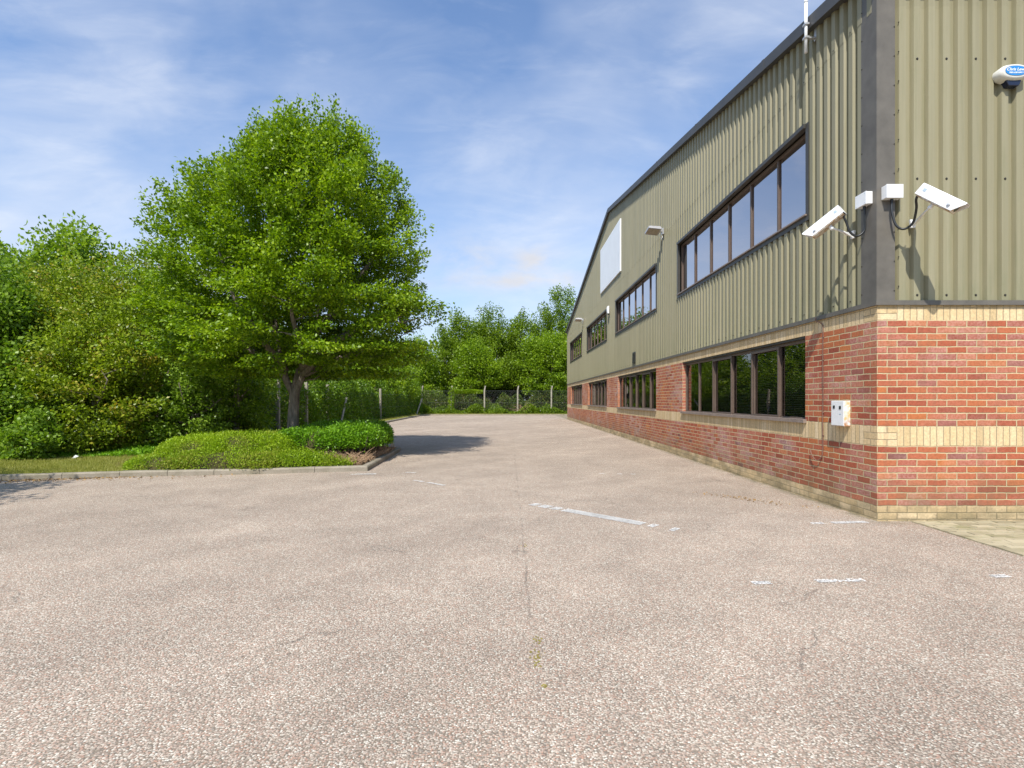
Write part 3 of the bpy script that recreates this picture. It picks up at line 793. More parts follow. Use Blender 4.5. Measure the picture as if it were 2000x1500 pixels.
def floodlight(y, z, label):
    t = empty('floodlight', (X0, y, z), label, 'floodlight', 'grey floodlights on the gable')
    b = MB(); b.box(X0 - .06, X0 - .014, y - .06, y + .06, z - .09, z + .07); b.box(X0 - .13, X0 - .06, y - .035, y + .035, z - .02, z + .05)
    b.tube([(X0 - .05, y, z - .09), (X0 - .05, y - .02, z - .18), (X0 - .08, y - .02, z - .22), (X0 - .12, y, z - .1)], .008, 6)
    b.build('bracket', 'galvanised', t, bevel=.004)
    rear = Vector((X0 - .13, y - .02, z + .0)); d = Vector((-.93, -.12, .05)).normalized()
    s = Vector((0, 1, 0)); u = s.cross(d).normalized(); 
    if u.z < 0: u = -u
    s = d.cross(u).normalized()
    M = Matrix(((s.x, d.x, u.x, rear.x), (s.y, d.y, u.y, rear.y), (s.z, d.z, u.z, rear.z), (0, 0, 0, 1))) @ Matrix.Rotation(R(-20 if s.y < 0 else 20), 4, 'Y') @ Matrix.Scale(.84, 4)
    b = MB(); i0 = 0
    lo = [(-.17, .0, -.05), (.17, .0, -.05), (.17, .43, -.05), (-.17, .43, -.05)]
    hi = [(-.11, .03, .10), (.11, .03, .10), (.14, .38, .055), (-.14, .38, .055)]
    mid = [(-.165, .01, .035), (.165, .01, .035), (.165, .42, .02), (-.165, .42, .02)]
    for q in (lo, mid, hi): b.v += [tuple(M @ Vector(p)) for p in q]
    b.face((3, 2, 1, 0)); b.face((8, 9, 10, 11))
    for a in (0, 4):
        for k in range(4): b.face((a + k, a + (k + 1) % 4, a + 4 + (k + 1) % 4, a + 4 + k))
    for k in range(5): b.box(-.06 + k * .03 - .003, -.06 + k * .03 + .003, .04, .3, .055, .078, M)
    b.build('lamp_housing', 'lamp_body', t)
    b = MB(); b.box(-.135, .135, .04, .395, -.058, -.052, M); b.build('lamp_glass', 'lamp_glass', t)
floodlight(14.0, 4.52 + Z, 'grey floodlight between the two nearest upper windows')
floodlight(29.1, 4.45 + Z, 'far grey floodlight near the last upper window')

# antenna
AY, AXX = 7.06, 4.015
t = empty('antenna', (X0, AY, 6.1), 'white pole antenna clamped to the gable by the roof edge', 'antenna')
b = MB(); b.smooth = True; b.tube([(AXX, AY, 6.06), (AXX, AY, 6.74)], .021, 14); b.tube([(AXX, AY, 6.74), (AXX, AY, 6.77)], .0235, 14); b.tube([(AXX, AY, 6.77), (AXX, AY, 8.9)], [.012, .008], 10); b.build('mast', 'white_paint', t)
b = MB(); b.box(X0 - .02, X0 - .008, AY - .03, AY + .03, 6.23, 6.47)
for z in (6.26, 6.44):
    b.box(AXX - .005, X0 - .02, AY - .018, AY + .018, z - .012, z + .012); b.box(AXX - .03, AXX + .03, AY - .034, AY + .034, z - .014, z + .014)
b.build('bracket', 'galvanised', t, bevel=.002)

# meter cabinet
t = empty('utility_box', (X0, 6.485, 1.047), 'small rusty white metal utility box on the brick wall beside the window', 'utility box')
b = MB(); b.box(X0 - .078, X0 - .001, 6.36, 6.61, 1.047, 1.36); b.build('cabinet', 'rusty_white_metal', t, bevel=.003)
b = MB(); b.box(X0 - .083, X0 - .0785, 6.365, 6.605, 1.055, 1.352); b.build('door', 'white_paint', t, bevel=.001)
for y, z in ((6.43, 1.275), (6.55, 1.28)):
    b = MB(); b.box(X0 - .087, X0 - .0835, y - .018, y + .018, z - .02, z + .02); b.build('lock', 'black_rubber', t)
b = MB(); b.box(X0 - .0845, X0 - .0835, 6.41, 6.45, 1.19, 1.20); b.build('label_plate', 'badge_grey', t)

# thin cable
cb = MB(); cb.smooth = True
pts = [(X0 - .05, 6.99, 2.47), (X0 - .052, 6.99, 2.43), (X0 - .012, 6.93, 2.38), (X0 - .010, 6.90, 2.30), (X0 - .010, 6.905, 1.9), (X0 - .009, 6.90, 1.5), (X0 - .010, 6.908, 1.1), (X0 - .009, 6.905, .72), (X0 - .02, 6.93, .60), (X0 - .03, 7.02, .56), (X0 - .03, 7.12, .62), (X0 - .02, 7.17, .68)]
cb.tube(spline(pts, 6), .0065, 8)
for z in (2.2, 1.9, 1.55, 1.2, .9): cb.box(X0 - .014, X0 - .001, 6.89, 6.915, z - .006, z + .006)
tag(cb.build('wall_cable', 'cable_brown'), 'thin brown cable running down the brick left of the utility box', 'cable')

# ------------------------------------------------------------------ vegetation
def np_mesh(name, V, F, mat, parent=None, smooth=False, nv=4):
    me = bpy.data.meshes.new(name)
    me.vertices.add(len(V)); me.vertices.foreach_set('co', V.astype(np.float32).ravel())
    nf = len(F); me.loops.add(nf * nv); me.loops.foreach_set('vertex_index', F.astype(np.int32).ravel())
    me.polygons.add(nf); me.polygons.foreach_set('loop_start', np.arange(0, nf * nv, nv, dtype=np.int32)); me.polygons.foreach_set('loop_total', np.full(nf, nv, dtype=np.int32))
    me.materials.append(MAT[mat]); me.update(calc_edges=True)
    o = bpy.data.objects.new(name, me); COL.objects.link(o)
    if parent is not None: o.parent = parent; o.matrix_parent_inverse = Matrix.Translation(-Vector(parent.location))
    return o
def unit(a): return a / np.maximum(1e-9, np.linalg.norm(a, axis=1, keepdims=True))
def leaves(name, P, D, L, W, mat, parent=None, spread=.9, droop=.15, flat=.5):
    """leaf blades: P centres, D growth directions (n,3)"""
    n = len(P); a = unit(D + rng.normal(size=(n, 3)) * spread); a[:, 2] -= droop; a = unit(a)
    up = np.zeros((n, 3)); up[:, 2] = flat; up += rng.normal(size=(n, 3)) * .6
    s = unit(np.cross(a, up)); nn = np.cross(s, a)
    l = (L * rng.uniform(.65, 1.3, n))[:, None]; w = (W * rng.uniform(.7, 1.25, n))[:, None]
    base = P; V = np.empty((n, 4, 3))
    V[:, 0] = base - a * l * .5; V[:, 2] = base + a * l * .5 - nn * l * .10
    V[:, 1] = base + s * w * .5 + nn * w * .13 - a * l * .04; V[:, 3] = base - s * w * .5 + nn * w * .13 - a * l * .04
    F = np.arange(n * 4).reshape(n, 4)
    return np_mesh(name, V.reshape(-1, 3), F, mat, parent)

def branches(parent, loc, trunk, limbs, clusters, barkm, r0, twig=.012, maxtw=260, name='trunk', seg=9):
    b = MB(); b.smooth = True
    n = len(trunk); b.tube(trunk, [r0 * (1.22 if k == 0 else 1.0 - .35 * k / (n - 1)) for k in range(n)], 12)
    pool = [(Vector(p), r0 * .5) for p in trunk[1:]]
    for path in limbs:
        sp = spline(path, 4); m_ = len(sp); rr = r0 * .55
        rad = [rr * (1 - .85 * k / (m_ - 1)) + .008 for k in range(m_)]
        b.tube(sp, rad, 7); pool += list(zip(sp, rad))
    PP = np.array([tuple(p) for p, _ in pool])
    idx = rng.permutation(len(clusters))[:maxtw]
    idx = sorted(idx, key=lambda i: np.linalg.norm(PP - clusters[i], axis=1).min())
    PR = np.array([r for _, r in pool]); use = np.zeros(len(PR))
    for i in idx:
        c = clusters[i]; d = np.linalg.norm(PP - c, axis=1) + (PP[:, 2] > c[2] - .05) * .6 + use * .35; j = int(np.argmin(d))
        if d[j] > 2.6: continue
        p = Vector(PP[j]); q = Vector(c); use[j] += 1
        mq = (p + q) / 2
        PP = np.vstack([PP, [tuple(mq)], [tuple(q)]]); w_ = min(PR[j], twig * 1.6); PR = np.append(PR, [w_ * .75, w_ * .5]); use = np.append(use, [0, 0]); mdl = (p + q) / 2 + Vector((random.uniform(-.1, .1), random.uniform(-.1, .1), random.uniform(-.12, .05) * (q - p).length))
        b.tube([p, mdl, q], [w_, w_ * .75, max(.003, w_ * .45)], 4, False)
    return b.build(name, barkm, parent)

def lump(az, h, seed):
    return 1 + .10 * math.sin(3 * az + seed) + .08 * math.sin(5 * az + 1.7 * seed + h * 1.3) + .07 * math.sin(2.1 * h + seed * 2 + az)

def tree(name, label, cat, loc, h, rx, ry, bottom, ncl, nleaf, L, mat, barkm='bark_dark', r0=.16, crad=.5, group=None, env=None, seed=1, top_shape=.62, upright=.3, lean=(0, 0), crown='crown', trunkname='trunk', shell=.42, maxtw=160, core=0.0):
    X, Y, Zb = loc; t = empty(name, loc, label, cat, group)
    cs = []; rs = np.random.default_rng(seed * 13 + 5); lsum = []
    while len(cs) < ncl:
        u = rs.uniform(0, 1); hh = bottom + (h - bottom - crad * .5) * u; az = rs.uniform(0, 2 * math.pi)
        if env: r = env(hh, az)
        else: r = 1.0 * (math.sin(math.pi * min(1, (u * .86 + .13)) ** .9) ** top_shape)
        if rs.uniform(0, 1) > min(1, (r if not env else r / 3.8) * 1.1): continue
        f = rs.uniform(0, 1) ** shell; lf = lump(az, hh, seed)
        f = f * (1 - crad * .45 / max(.6, (rx if not env else r))) if not env else f
        if env: dx, dy = r * f * math.cos(az) * lf, r * f * math.sin(az) * lf
        else: dx, dy = rx * r * f * lf * math.cos(az), ry * r * f * lf * math.sin(az)
        cs.append((X + dx + lean[0] * u, Y + dy + lean[1] * u, Zb + hh))
    C = np.array(cs); n = ncl
    cen = np.array([X + lean[0] * .4, Y + lean[1] * .4, Zb + bottom + (h - bottom) * .35])
    out = unit(C - cen); uu = ((C[:, 2] - Zb - bottom) / (h - bottom))[:, None]
    cr = crad * rs.uniform(.6, 1.35, (n, 1))
    per = np.maximum(6, (nleaf / n * (cr[:, 0] / crad) ** 2)).astype(int)
    ci = np.repeat(np.arange(n), per); m_ = len(ci)
    off = rng.normal(size=(m_, 3)); off = unit(off) * (rng.uniform(0, 1, (m_, 1)) ** .5) * cr[ci]
    # stretched along the growth direction, flat in the low crown and upright at the top
    g = unit(out + np.array([0, 0, 1.0]) * (upright + 1.1 * uu)); gd = g[ci]
    al = (off * gd).sum(1, keepdims=True); st = 1.0 + .7 * uu[ci]; off = off - gd * al + gd * al * st
    off[:, 2] *= (.42 + .6 * uu[ci])[:, 0]
    P = C[ci] + off
    D = gd * .8 + unit(off) * .6
    ok = P[:, 2] > Zb + .06; P = P[ok]; D = D[ok]
    leaves(crown, P, D, L, L * .62, mat, t)
    # limbs
    th = max(.3, bottom * .75); tr = [Vector((X, Y, Zb - .1)), Vector((X + .02, Y, Zb + th * .5)), Vector((X + lean[0] * .1, Y, Zb + th)), Vector((X + lean[0] * .3, Y, Zb + th + (h - th) * .25)), Vector((X + lean[0] * .6, Y, Zb + th + (h - th) * .62))]
    limbs = []
    for k in range(7):
        a = k * 2.4 + seed; e = .75 * max(rx, .8); up = .25 + .08 * (k % 4)
        p0 = tr[2] + Vector((0, 0, (k % 3) * .12 * h)); end = Vector((X + rx * .72 * math.cos(a), Y + ry * .72 * math.sin(a), Zb + th + (h - th) * (.3 + .09 * (k % 5))))
        mid_ = p0.lerp(end, .5) + Vector((0, 0, -.08 * h * .3)); limbs.append([p0, mid_, end])
    branches(t, loc, tr, limbs, C, barkm, r0, maxtw=maxtw, name=trunkname)
    return t

# --- the big hornbeam
TX, TY = -5.37, 13.0
HL = [(1.95, 2.2, 2.4), (2.2, 2.9, 3.0), (2.5, 3.4, 3.3), (3.0, 3.6, 3.4), (3.9, 3.7, 3.6), (4.95, 3.5, 3.45), (5.6, 3.35, 3.15), (6.3, 3.3, 3.0), (6.9, 2.9, 2.9), (7.5, 1.75, 2.45), (8.1, 1.1, 2.05), (8.6, .1, 1.7), (8.95, -.4, 1.3)]
def henv(h, az):
    h = 3 + (h - 3) / .89 if h > 3 else h
    hs = [q[0] for q in HL]; l = np.interp(h, hs, [q[1] for q in HL]); r = np.interp(h, hs, [q[2] for q in HL]); c = math.cos(az)
    return max(.25, (l * float(np.interp(h, [4, 5.5], [.95, .83])) * (1 - c) / 2 + r * 1.0 * (1 + c) / 2) * (1 - .12 * abs(math.sin(az))))
def big_tree():
    t = empty('hornbeam_tree', (TX, TY, .08), 'large round bright green tree rising from the planted island', 'tree')
    rs = np.random.default_rng(5); cs = []; N = 1200
    while len(cs) < N:
        h = rs.uniform(1.95, 7.8); az = rs.uniform(0, 2 * math.pi); r = henv(h, az)
        if rs.uniform() > r / 3.9 + .12: continue
        f = rs.uniform() ** (.30 if len(cs) < 960 else 1.0) * .95
        r *= 1 + .07 * math.sin(4 * az + h) + .07 * math.sin(7 * az - 2.1 * h)
        if .5 * math.sin(3.1 * az + 1.9 * h) + .5 * math.sin(5.3 * az - 2.7 * h + 1) > .8 and f > .5: continue
        cs.append((TX + r * f * math.cos(az), TY + r * f * math.sin(az), h))
    PL = tuple((x0 + dx, h0 - .22 - k * .32) for x0, h0, dx in ((-4.35, 9.15, 0), (-4.75, 9.05, 0), (-5.4, 8.55, 0), (-6.1, 8.75, 0), (-6.75, 8.25, 0), (-7.35, 7.75, 0), (-8.3, 7.2, 0), (-3.75, 8.85, 0), (-2.75, 7.85, 0), (-3.3, 8.25, 0), (-8.8, 6.6, 0)) for k in range(3))
    for x_, h_ in ((-4.6, 8.95), (-4.2, 8.95), (-4.9, 8.7), (-3.9, 8.7), (-3.5, 8.1), (-6.0, 8.5), (-6.3, 8.25), (-5.7, 8.35), (-6.9, 7.7), (-8.3, 6.95), (-8.55, 6.5), (-7.7, 7.2), (-2.75, 7.55), (-2.6, 7.1), (-1.75, 3.85), (-1.55, 3.95), (-1.95, 3.7), (-2.2, 5.6), (-9.0, 5.4), (-3.2, 7.9), (-7.3, 7.4), (-2.15, 6.1)) + PL:
        for _ in range(3): cs.append((TX + (x_ - TX) * .93 + rs.normal() * .12, TY + rs.normal() * .5, 3 + (h_ - 3) * .89 - .12 + rs.normal() * .12))
    C = np.array(cs); n = len(C); cen = np.array([TX, TY, 3.2]); out = unit(C - cen); uu = np.clip((C[:, 2] - 2.3) / 6.6, 0, 1)[:, None]
    cr = rs.uniform(.18, .44, (n, 1)); per = (150 * (cr[:, 0] / .32) ** 1.8 + 20).astype(int)
    per[-165:] = 62; cr[-165:] = rs.uniform(.17, .30, (165, 1))
    ci = np.repeat(np.arange(n), per); m_ = len(ci)
    off = unit(rng.normal(size=(m_, 3))) * (rng.uniform(0, 1, (m_, 1)) ** .55) * cr[ci]
    hor = out * np.array([1, 1, 0.0]); g = unit(hor * (1.25 - uu) + np.array([0, 0, 1.0]) * (.05 + 1.5 * uu)); gd = g[ci]
    al = (off * gd).sum(1, keepdims=True); off = (off - gd * al) * (1.12 - .45 * uu[ci]) + gd * al * 1.75
    low = (1 - uu[ci][:, 0]); off[:, 2] *= 1 - .70 * low
    P = C[ci] + off; D = gd * .9 + unit(off) * .5
    leaves('crown', P, D, .080, .053, 'leaf_hornbeam', t, spread=.8, droop=.2, flat=.7)
    tr = [Vector(p) for p in ((TX - .02, TY, -.05), (TX - .02, TY, .35), (TX, TY, .9), (TX + .03, TY, 1.45), (TX + .05, TY, 1.75))]
    limbs = [[(TX + .03, TY, 1.5), (TX + .28, TY - .1, 2.0), (TX + .6, TY - .2, 3.0), (TX + .9, TY - .3, 5.0), (TX + 1.1, TY, 8.3)],
             [(TX + .0, TY, 1.55), (TX - .22, TY, 2.0), (TX - .45, TY + .1, 3.0), (TX - .6, TY + .2, 5.2), (TX - .7, TY + .1, 7.8)],
             [(TX + .05, TY, 1.7), (TX + .1, TY + .4, 2.6), (TX + .2, TY + 1.0, 4.4), (TX + .3, TY + 1.4, 6.8)],
             [(TX + .28, TY - .1, 2.0), (TX + 1.1, TY - .5, 2.7), (TX + 2.0, TY - .5, 3.1), (TX + 2.8, TY - .4, 3.4)],
             [(TX - .25, TY, 2.1), (TX - 1.1, TY - .3, 2.7), (TX - 2.2, TY - .5, 3.5), (TX - 3.1, TY - .4, 4.6)],
             [(TX + .3, TY - .1, 2.1), (TX + .6, TY - 1.1, 2.7), (TX + .7, TY - 1.7, 3.1), (TX + .8, TY - 2.1, 3.5)],
             [(TX - .2, TY, 2.1), (TX - .4, TY - 1.0, 2.9), (TX - .8, TY - 1.4, 3.8), (TX - .95, TY - 1.6, 4.6)],
             [(TX + .55, TY - .2, 2.9), (TX + 1.5, TY, 4.2), (TX + 2.0, TY + .3, 5.2), (TX + 2.1, TY + .4, 5.9)],
             [(TX - .45, TY + .1, 3.0), (TX - 1.4, TY + .2, 4.5), (TX - 1.8, TY + .2, 5.4), (TX - 2.0, TY + .2, 6.0)],
             [(TX + .1, TY + .4, 2.6), (TX + .8, TY + 1.5, 3.2), (TX + 1.6, TY + 2.4, 3.8)],
             [(TX + .0, TY + .3, 2.4), (TX - 1.0, TY + 1.5, 3.2), (TX - 1.8, TY + 2.4, 4.2)],
             [(TX + .3, TY - .1, 2.0), (TX + 1.2, TY + .4, 2.5), (TX + 2.5, TY + .8, 2.7)],
             [(TX - .2, TY, 2.0), (TX - 1.2, TY + .2, 2.4), (TX - 2.4, TY - .1, 2.8)]]
    b = branches(t, None, tr, limbs, C, 'bark_grey', .165, twig=.011, maxtw=700)
big_tree()

# --- left thicket
TR = 'trees and shrubs of the left thicket'
tree('sycamore_tree', 'twin topped light green tree at the back of the left thicket', 'tree', (-16.2, 19.5, 0), 7.7, 2.7, 2.4, 1.5, 170, 26000, .17, 'leaf_sycamore', seed=3, crad=.62, group=TR, shell=.5)
tree('sycamore_tree', 'green tree cut by the left edge of the photo behind the thicket', 'tree', (-20.3, 21.0, 0), 7.3, 2.8, 2.5, 1.4, 150, 20000, .18, 'leaf_sycamore', seed=4, crad=.7, group=TR)
tree('hawthorn_tree', 'bronze tipped hawthorn with wispy top right beside the big round tree', 'tree', (-10.6, 15.2, 0), 5.9, 2.3, 2.0, .7, 190, 46000, .085, 'leaf_hawthorn', 'bark_grey', seed=5, crad=.5, group=TR, r0=.1)
tree('hawthorn_tree', 'broad bronze green hawthorn in the middle of the left thicket', 'tree', (-12.9, 15.0, 0), 5.5, 2.2, 2.0, .4, 190, 48000, .085, 'leaf_hawthorn', 'bark_grey', seed=6, crad=.5, group=TR, r0=.1)
tree('hawthorn_tree', 'low arching hawthorn reaching down to the grass strip', 'shrub', (-10.4, 13.1, 0), 3.5, 1.75, 1.5, .15, 150, 30000, .085, 'leaf_hawthorn', 'bark_grey', seed=7, crad=.42, group=TR, r0=.07)
tree('elder_shrub', 'tall blue green elder bush at the left edge of the photo', 'shrub', (-12.9, 12.7, 0), 4.9, 1.6, 1.4, .15, 150, 26000, .115, 'leaf_elder', seed=8, crad=.45, group=TR, r0=.07)
tree('elder_shrub', 'dark leafy elder bush behind the left grass strip', 'shrub', (-15.3, 14.8, 0), 6.2, 1.9, 1.6, .2, 140, 22000, .125, 'leaf_elder', seed=9, crad=.5, group=TR, r0=.08)
tree('elder_shrub', 'low pale green shrub standing out on the grass strip', 'shrub', (-10.35, 11.35, 0), 1.15, .62, .5, .08, 50, 5200, .085, 'leaf_elder', seed=10, crad=.2, group=TR, r0=.02, maxtw=40)
tree('leafy_shrub', 'shaded green shrub directly left of the big tree trunk', 'shrub', (-9.1, 16.3, 0), 4.3, 1.8, 1.6, .2, 150, 26000, .095, 'leaf_sycamore', 'bark_grey', seed=12, crad=.45, group=TR, r0=.07)
tree('elder_shrub', 'low leafy shrub between the elder and the low hawthorn', 'shrub', (-11.6, 11.9, 0), 2.2, 1.1, .8, .1, 80, 12000, .095, 'leaf_elder', seed=13, crad=.34, group=TR, r0=.04)
tree('leafy_shrub', 'low green shrub closing the gap behind the planted island', 'shrub', (-8.6, 14.2, 0), 2.6, 1.1, .9, .1, 90, 14000, .085, 'leaf_elder', 'bark_grey', seed=14, crad=.35, group=TR, r0=.05)
# fill farther back
BG = 'trees along the left boundary'
k = 0
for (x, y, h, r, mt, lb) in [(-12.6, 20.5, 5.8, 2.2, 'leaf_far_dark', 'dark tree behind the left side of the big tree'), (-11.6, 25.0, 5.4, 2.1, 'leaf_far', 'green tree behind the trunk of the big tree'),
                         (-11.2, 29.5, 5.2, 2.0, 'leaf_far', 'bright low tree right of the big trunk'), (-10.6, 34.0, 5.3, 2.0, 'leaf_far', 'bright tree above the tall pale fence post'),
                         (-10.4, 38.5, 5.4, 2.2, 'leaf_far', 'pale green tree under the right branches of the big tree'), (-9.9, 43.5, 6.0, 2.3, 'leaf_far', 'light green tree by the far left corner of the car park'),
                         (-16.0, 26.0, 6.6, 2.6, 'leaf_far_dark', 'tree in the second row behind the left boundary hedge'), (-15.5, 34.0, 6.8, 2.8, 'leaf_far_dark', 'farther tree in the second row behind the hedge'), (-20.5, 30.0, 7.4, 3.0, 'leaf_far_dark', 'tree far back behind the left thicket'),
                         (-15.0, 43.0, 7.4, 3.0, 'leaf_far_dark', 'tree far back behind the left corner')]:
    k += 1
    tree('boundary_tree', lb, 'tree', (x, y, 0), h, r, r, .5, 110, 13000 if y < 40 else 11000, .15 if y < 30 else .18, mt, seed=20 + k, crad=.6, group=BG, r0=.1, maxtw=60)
tree('offside_tree', 'tree left of the camera whose shade reaches the kerb', 'tree', (-9.7, 5.0, 0), 5.0, 1.9, 1.7, 1.4, 100, 11000, .13, 'leaf_sycamore', seed=40, crad=.5, r0=.12, maxtw=60)
# far row
FG = 'trees behind the far fence'
k = 0
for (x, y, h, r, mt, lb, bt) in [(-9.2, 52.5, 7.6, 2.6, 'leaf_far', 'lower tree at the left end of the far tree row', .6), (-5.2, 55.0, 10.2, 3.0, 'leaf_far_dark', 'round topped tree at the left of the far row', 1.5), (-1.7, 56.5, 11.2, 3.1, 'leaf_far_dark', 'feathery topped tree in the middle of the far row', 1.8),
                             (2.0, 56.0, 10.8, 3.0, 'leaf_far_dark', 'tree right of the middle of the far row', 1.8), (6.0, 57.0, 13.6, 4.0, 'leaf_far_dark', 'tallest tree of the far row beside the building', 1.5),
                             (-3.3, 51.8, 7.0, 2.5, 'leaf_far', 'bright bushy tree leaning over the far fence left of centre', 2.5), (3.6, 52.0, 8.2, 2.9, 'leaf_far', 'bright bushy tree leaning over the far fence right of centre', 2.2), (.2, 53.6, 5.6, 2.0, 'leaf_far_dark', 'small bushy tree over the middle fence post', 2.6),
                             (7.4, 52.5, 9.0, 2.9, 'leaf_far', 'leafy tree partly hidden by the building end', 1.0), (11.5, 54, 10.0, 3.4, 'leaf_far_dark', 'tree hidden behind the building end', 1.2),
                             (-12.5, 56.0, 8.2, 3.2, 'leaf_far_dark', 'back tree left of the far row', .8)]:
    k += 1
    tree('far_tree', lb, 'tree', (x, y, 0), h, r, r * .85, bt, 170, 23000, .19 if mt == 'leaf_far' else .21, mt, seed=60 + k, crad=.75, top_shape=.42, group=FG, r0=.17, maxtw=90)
k = 0
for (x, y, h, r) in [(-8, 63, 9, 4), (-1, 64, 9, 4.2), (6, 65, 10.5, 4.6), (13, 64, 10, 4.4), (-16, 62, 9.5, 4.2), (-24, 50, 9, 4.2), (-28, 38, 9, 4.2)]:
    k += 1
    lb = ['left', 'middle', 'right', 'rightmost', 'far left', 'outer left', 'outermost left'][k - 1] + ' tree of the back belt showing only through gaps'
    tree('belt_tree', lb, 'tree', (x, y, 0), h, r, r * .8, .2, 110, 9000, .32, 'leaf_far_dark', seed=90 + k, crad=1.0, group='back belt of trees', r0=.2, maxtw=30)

# --- ivy clad hedge along the left fence and undergrowth at the far fence
def hedge(name, label, line, h, w, n, L, mat, lumpy=.25, z0=.02, kind=None, core=True, h0=None):
    o = empty(name, (line[0][0], line[0][1], 0), label, 'hedge')
    pts = np.array(line, float); seg = np.diff(pts, axis=0); ln = np.linalg.norm(seg, axis=1); cum = np.concatenate([[0], np.cumsum(ln)])
    s = rng.uniform(0, cum[-1], n); i = np.clip(np.searchsorted(cum, s) - 1, 0, len(ln) - 1); f = (s - cum[i]) / ln[i]
    c = pts[i] + seg[i] * f[:, None]; d = seg[i] / ln[i][:, None]; nr = np.stack([-d[:, 1], d[:, 0]], 1)
    a = rng.uniform(-.25, math.pi + .25, n); lz = 1 + lumpy * (np.sin(s * 1.7) * .4 + np.sin(s * 4.1 + 1) * .3 + np.sin(s * .63) * .4)
    rr = 1 - rng.uniform(0, 1, n) ** 2 * .35
    zz = z0 + np.abs(np.sin(a)) ** .55 * h * lz * rr; off = np.sign(np.cos(a)) * np.abs(np.cos(a)) ** .5 * w * (1 + .25 * np.sin(s * 2.9 + zz * 2)) * rr
    lowm = rng.uniform(0, 1, n) < .45; zz = np.where(lowm, z0 + rng.uniform(0, 1, n) * h * lz * .8, zz); off = np.where(lowm, np.sign(off) * w * rng.uniform(.75, 1.12, n), off)
    P = np.stack([c[:, 0] + nr[:, 0] * off, c[:, 1] + nr[:, 1] * off, zz], 1)
    D = np.stack([nr[:, 0] * off / w, nr[:, 1] * off / w, .6 + 0 * off], 1)
    leaves('foliage', P, D, L, L * .75, mat, o, spread=.7, flat=.2)
    b = MB()
    for k in range(len(line) - 1):
        p, q = Vector((*line[k], 0)), Vector((*line[k + 1], 0)); m_ = max(1, int((q - p).length / .45))
        for j in range(m_):
            u = p.lerp(q, (j + .5) / m_); 
            for _ in range(2):
                e = Vector((random.uniform(-.5, .5) * w, random.uniform(-.4, .4) * w, 0))
                b.tube([u + e, u + e * 1.2 + Vector((random.uniform(-.1, .1), random.uniform(-.1, .1), h * .5)), u + e * 1.9 + Vector((random.uniform(-.3, .3), random.uniform(-.3, .3), h * .85))], [.03, .02, .008], 5, False)
    b.build('stems', 'bark_dark', o)
    return o
hedge('ivy_hedge', 'long ivy covered hedge behind the left fence posts', [(-9.35, 16.0), (-9.25, 24), (-9.25, 34), (-9.1, 44), (-8.6, 47.5)], 2.6, .78, 80000, .10, 'leaf_ivy')
hedge('bramble_hedge', 'tangled dark bramble bank behind the far fence', [(-8.4, 49.6), (-2, 50.3), (4, 50.3), (14, 50.3)], 1.9, .7, 22000, .13, 'leaf_bramble', lumpy=.5)
hedge('back_hedge', 'tall dark hedge far behind the end fence seen only through gaps', [(-24, 59.5), (-6, 60.5), (18, 60.5)], 3.6, 1.3, 24000, .26, 'leaf_far_dark', lumpy=.4)
hedge('ivy_hedge', 'trailing green creeper along the top of the far fence left of the middle post', [(-5.0, 48.15), (-2.4, 48.15)], .35, .25, 3200, .12, 'leaf_far', z0=1.95)
def undergrowth(name, label, xs, ys, n, hmax, L, mat):
    x = rng.uniform(*xs, n); y = rng.uniform(*ys, n); hh = hmax * (.5 + .5 * np.sin(x * 1.9 + 1) * np.sin(x * .7 + y)) * rng.uniform(.1, 1, n) + .1
    P = np.stack([x, y, hh], 1); D = np.tile([0, -.3, 1.0], (n, 1))
    return stuff(leaves(name, P, D, L, L * .4, mat, None, spread=.7), label, 'undergrowth')
undergrowth('undergrowth', 'weeds and nettles at the foot of the far fence', (-8.2, 8.5), (47.4, 49.2), 15000, .95, .2, 'leaf_far_dark')
undergrowth('ground_ivy', 'ground ivy at the foot of the left thicket', (-15, -8.2), (11.7, 13.6), 9000, .22, .09, 'leaf_laurel')
# pale dry stems right of the middle post
b = MB()
for k in range(40):
    a = random.uniform(-1.1, 1.1); x = random.uniform(.9, 1.5); l = random.uniform(.7, 1.5)
    p = Vector((x, 47.9 + random.uniform(-.2, .2), .07)); b.tube([p, p + Vector((math.sin(a) * l * .4, 0, math.cos(a) * l * .6)), p + Vector((math.sin(a) * l, 0, math.cos(a) * l * .85))], [.014, .01, .004], 4, False)
tag(b.build('dry_brush', 'dry_twig'), 'tuft of pale dry stems against the far fence right of the middle post', 'dry brush')

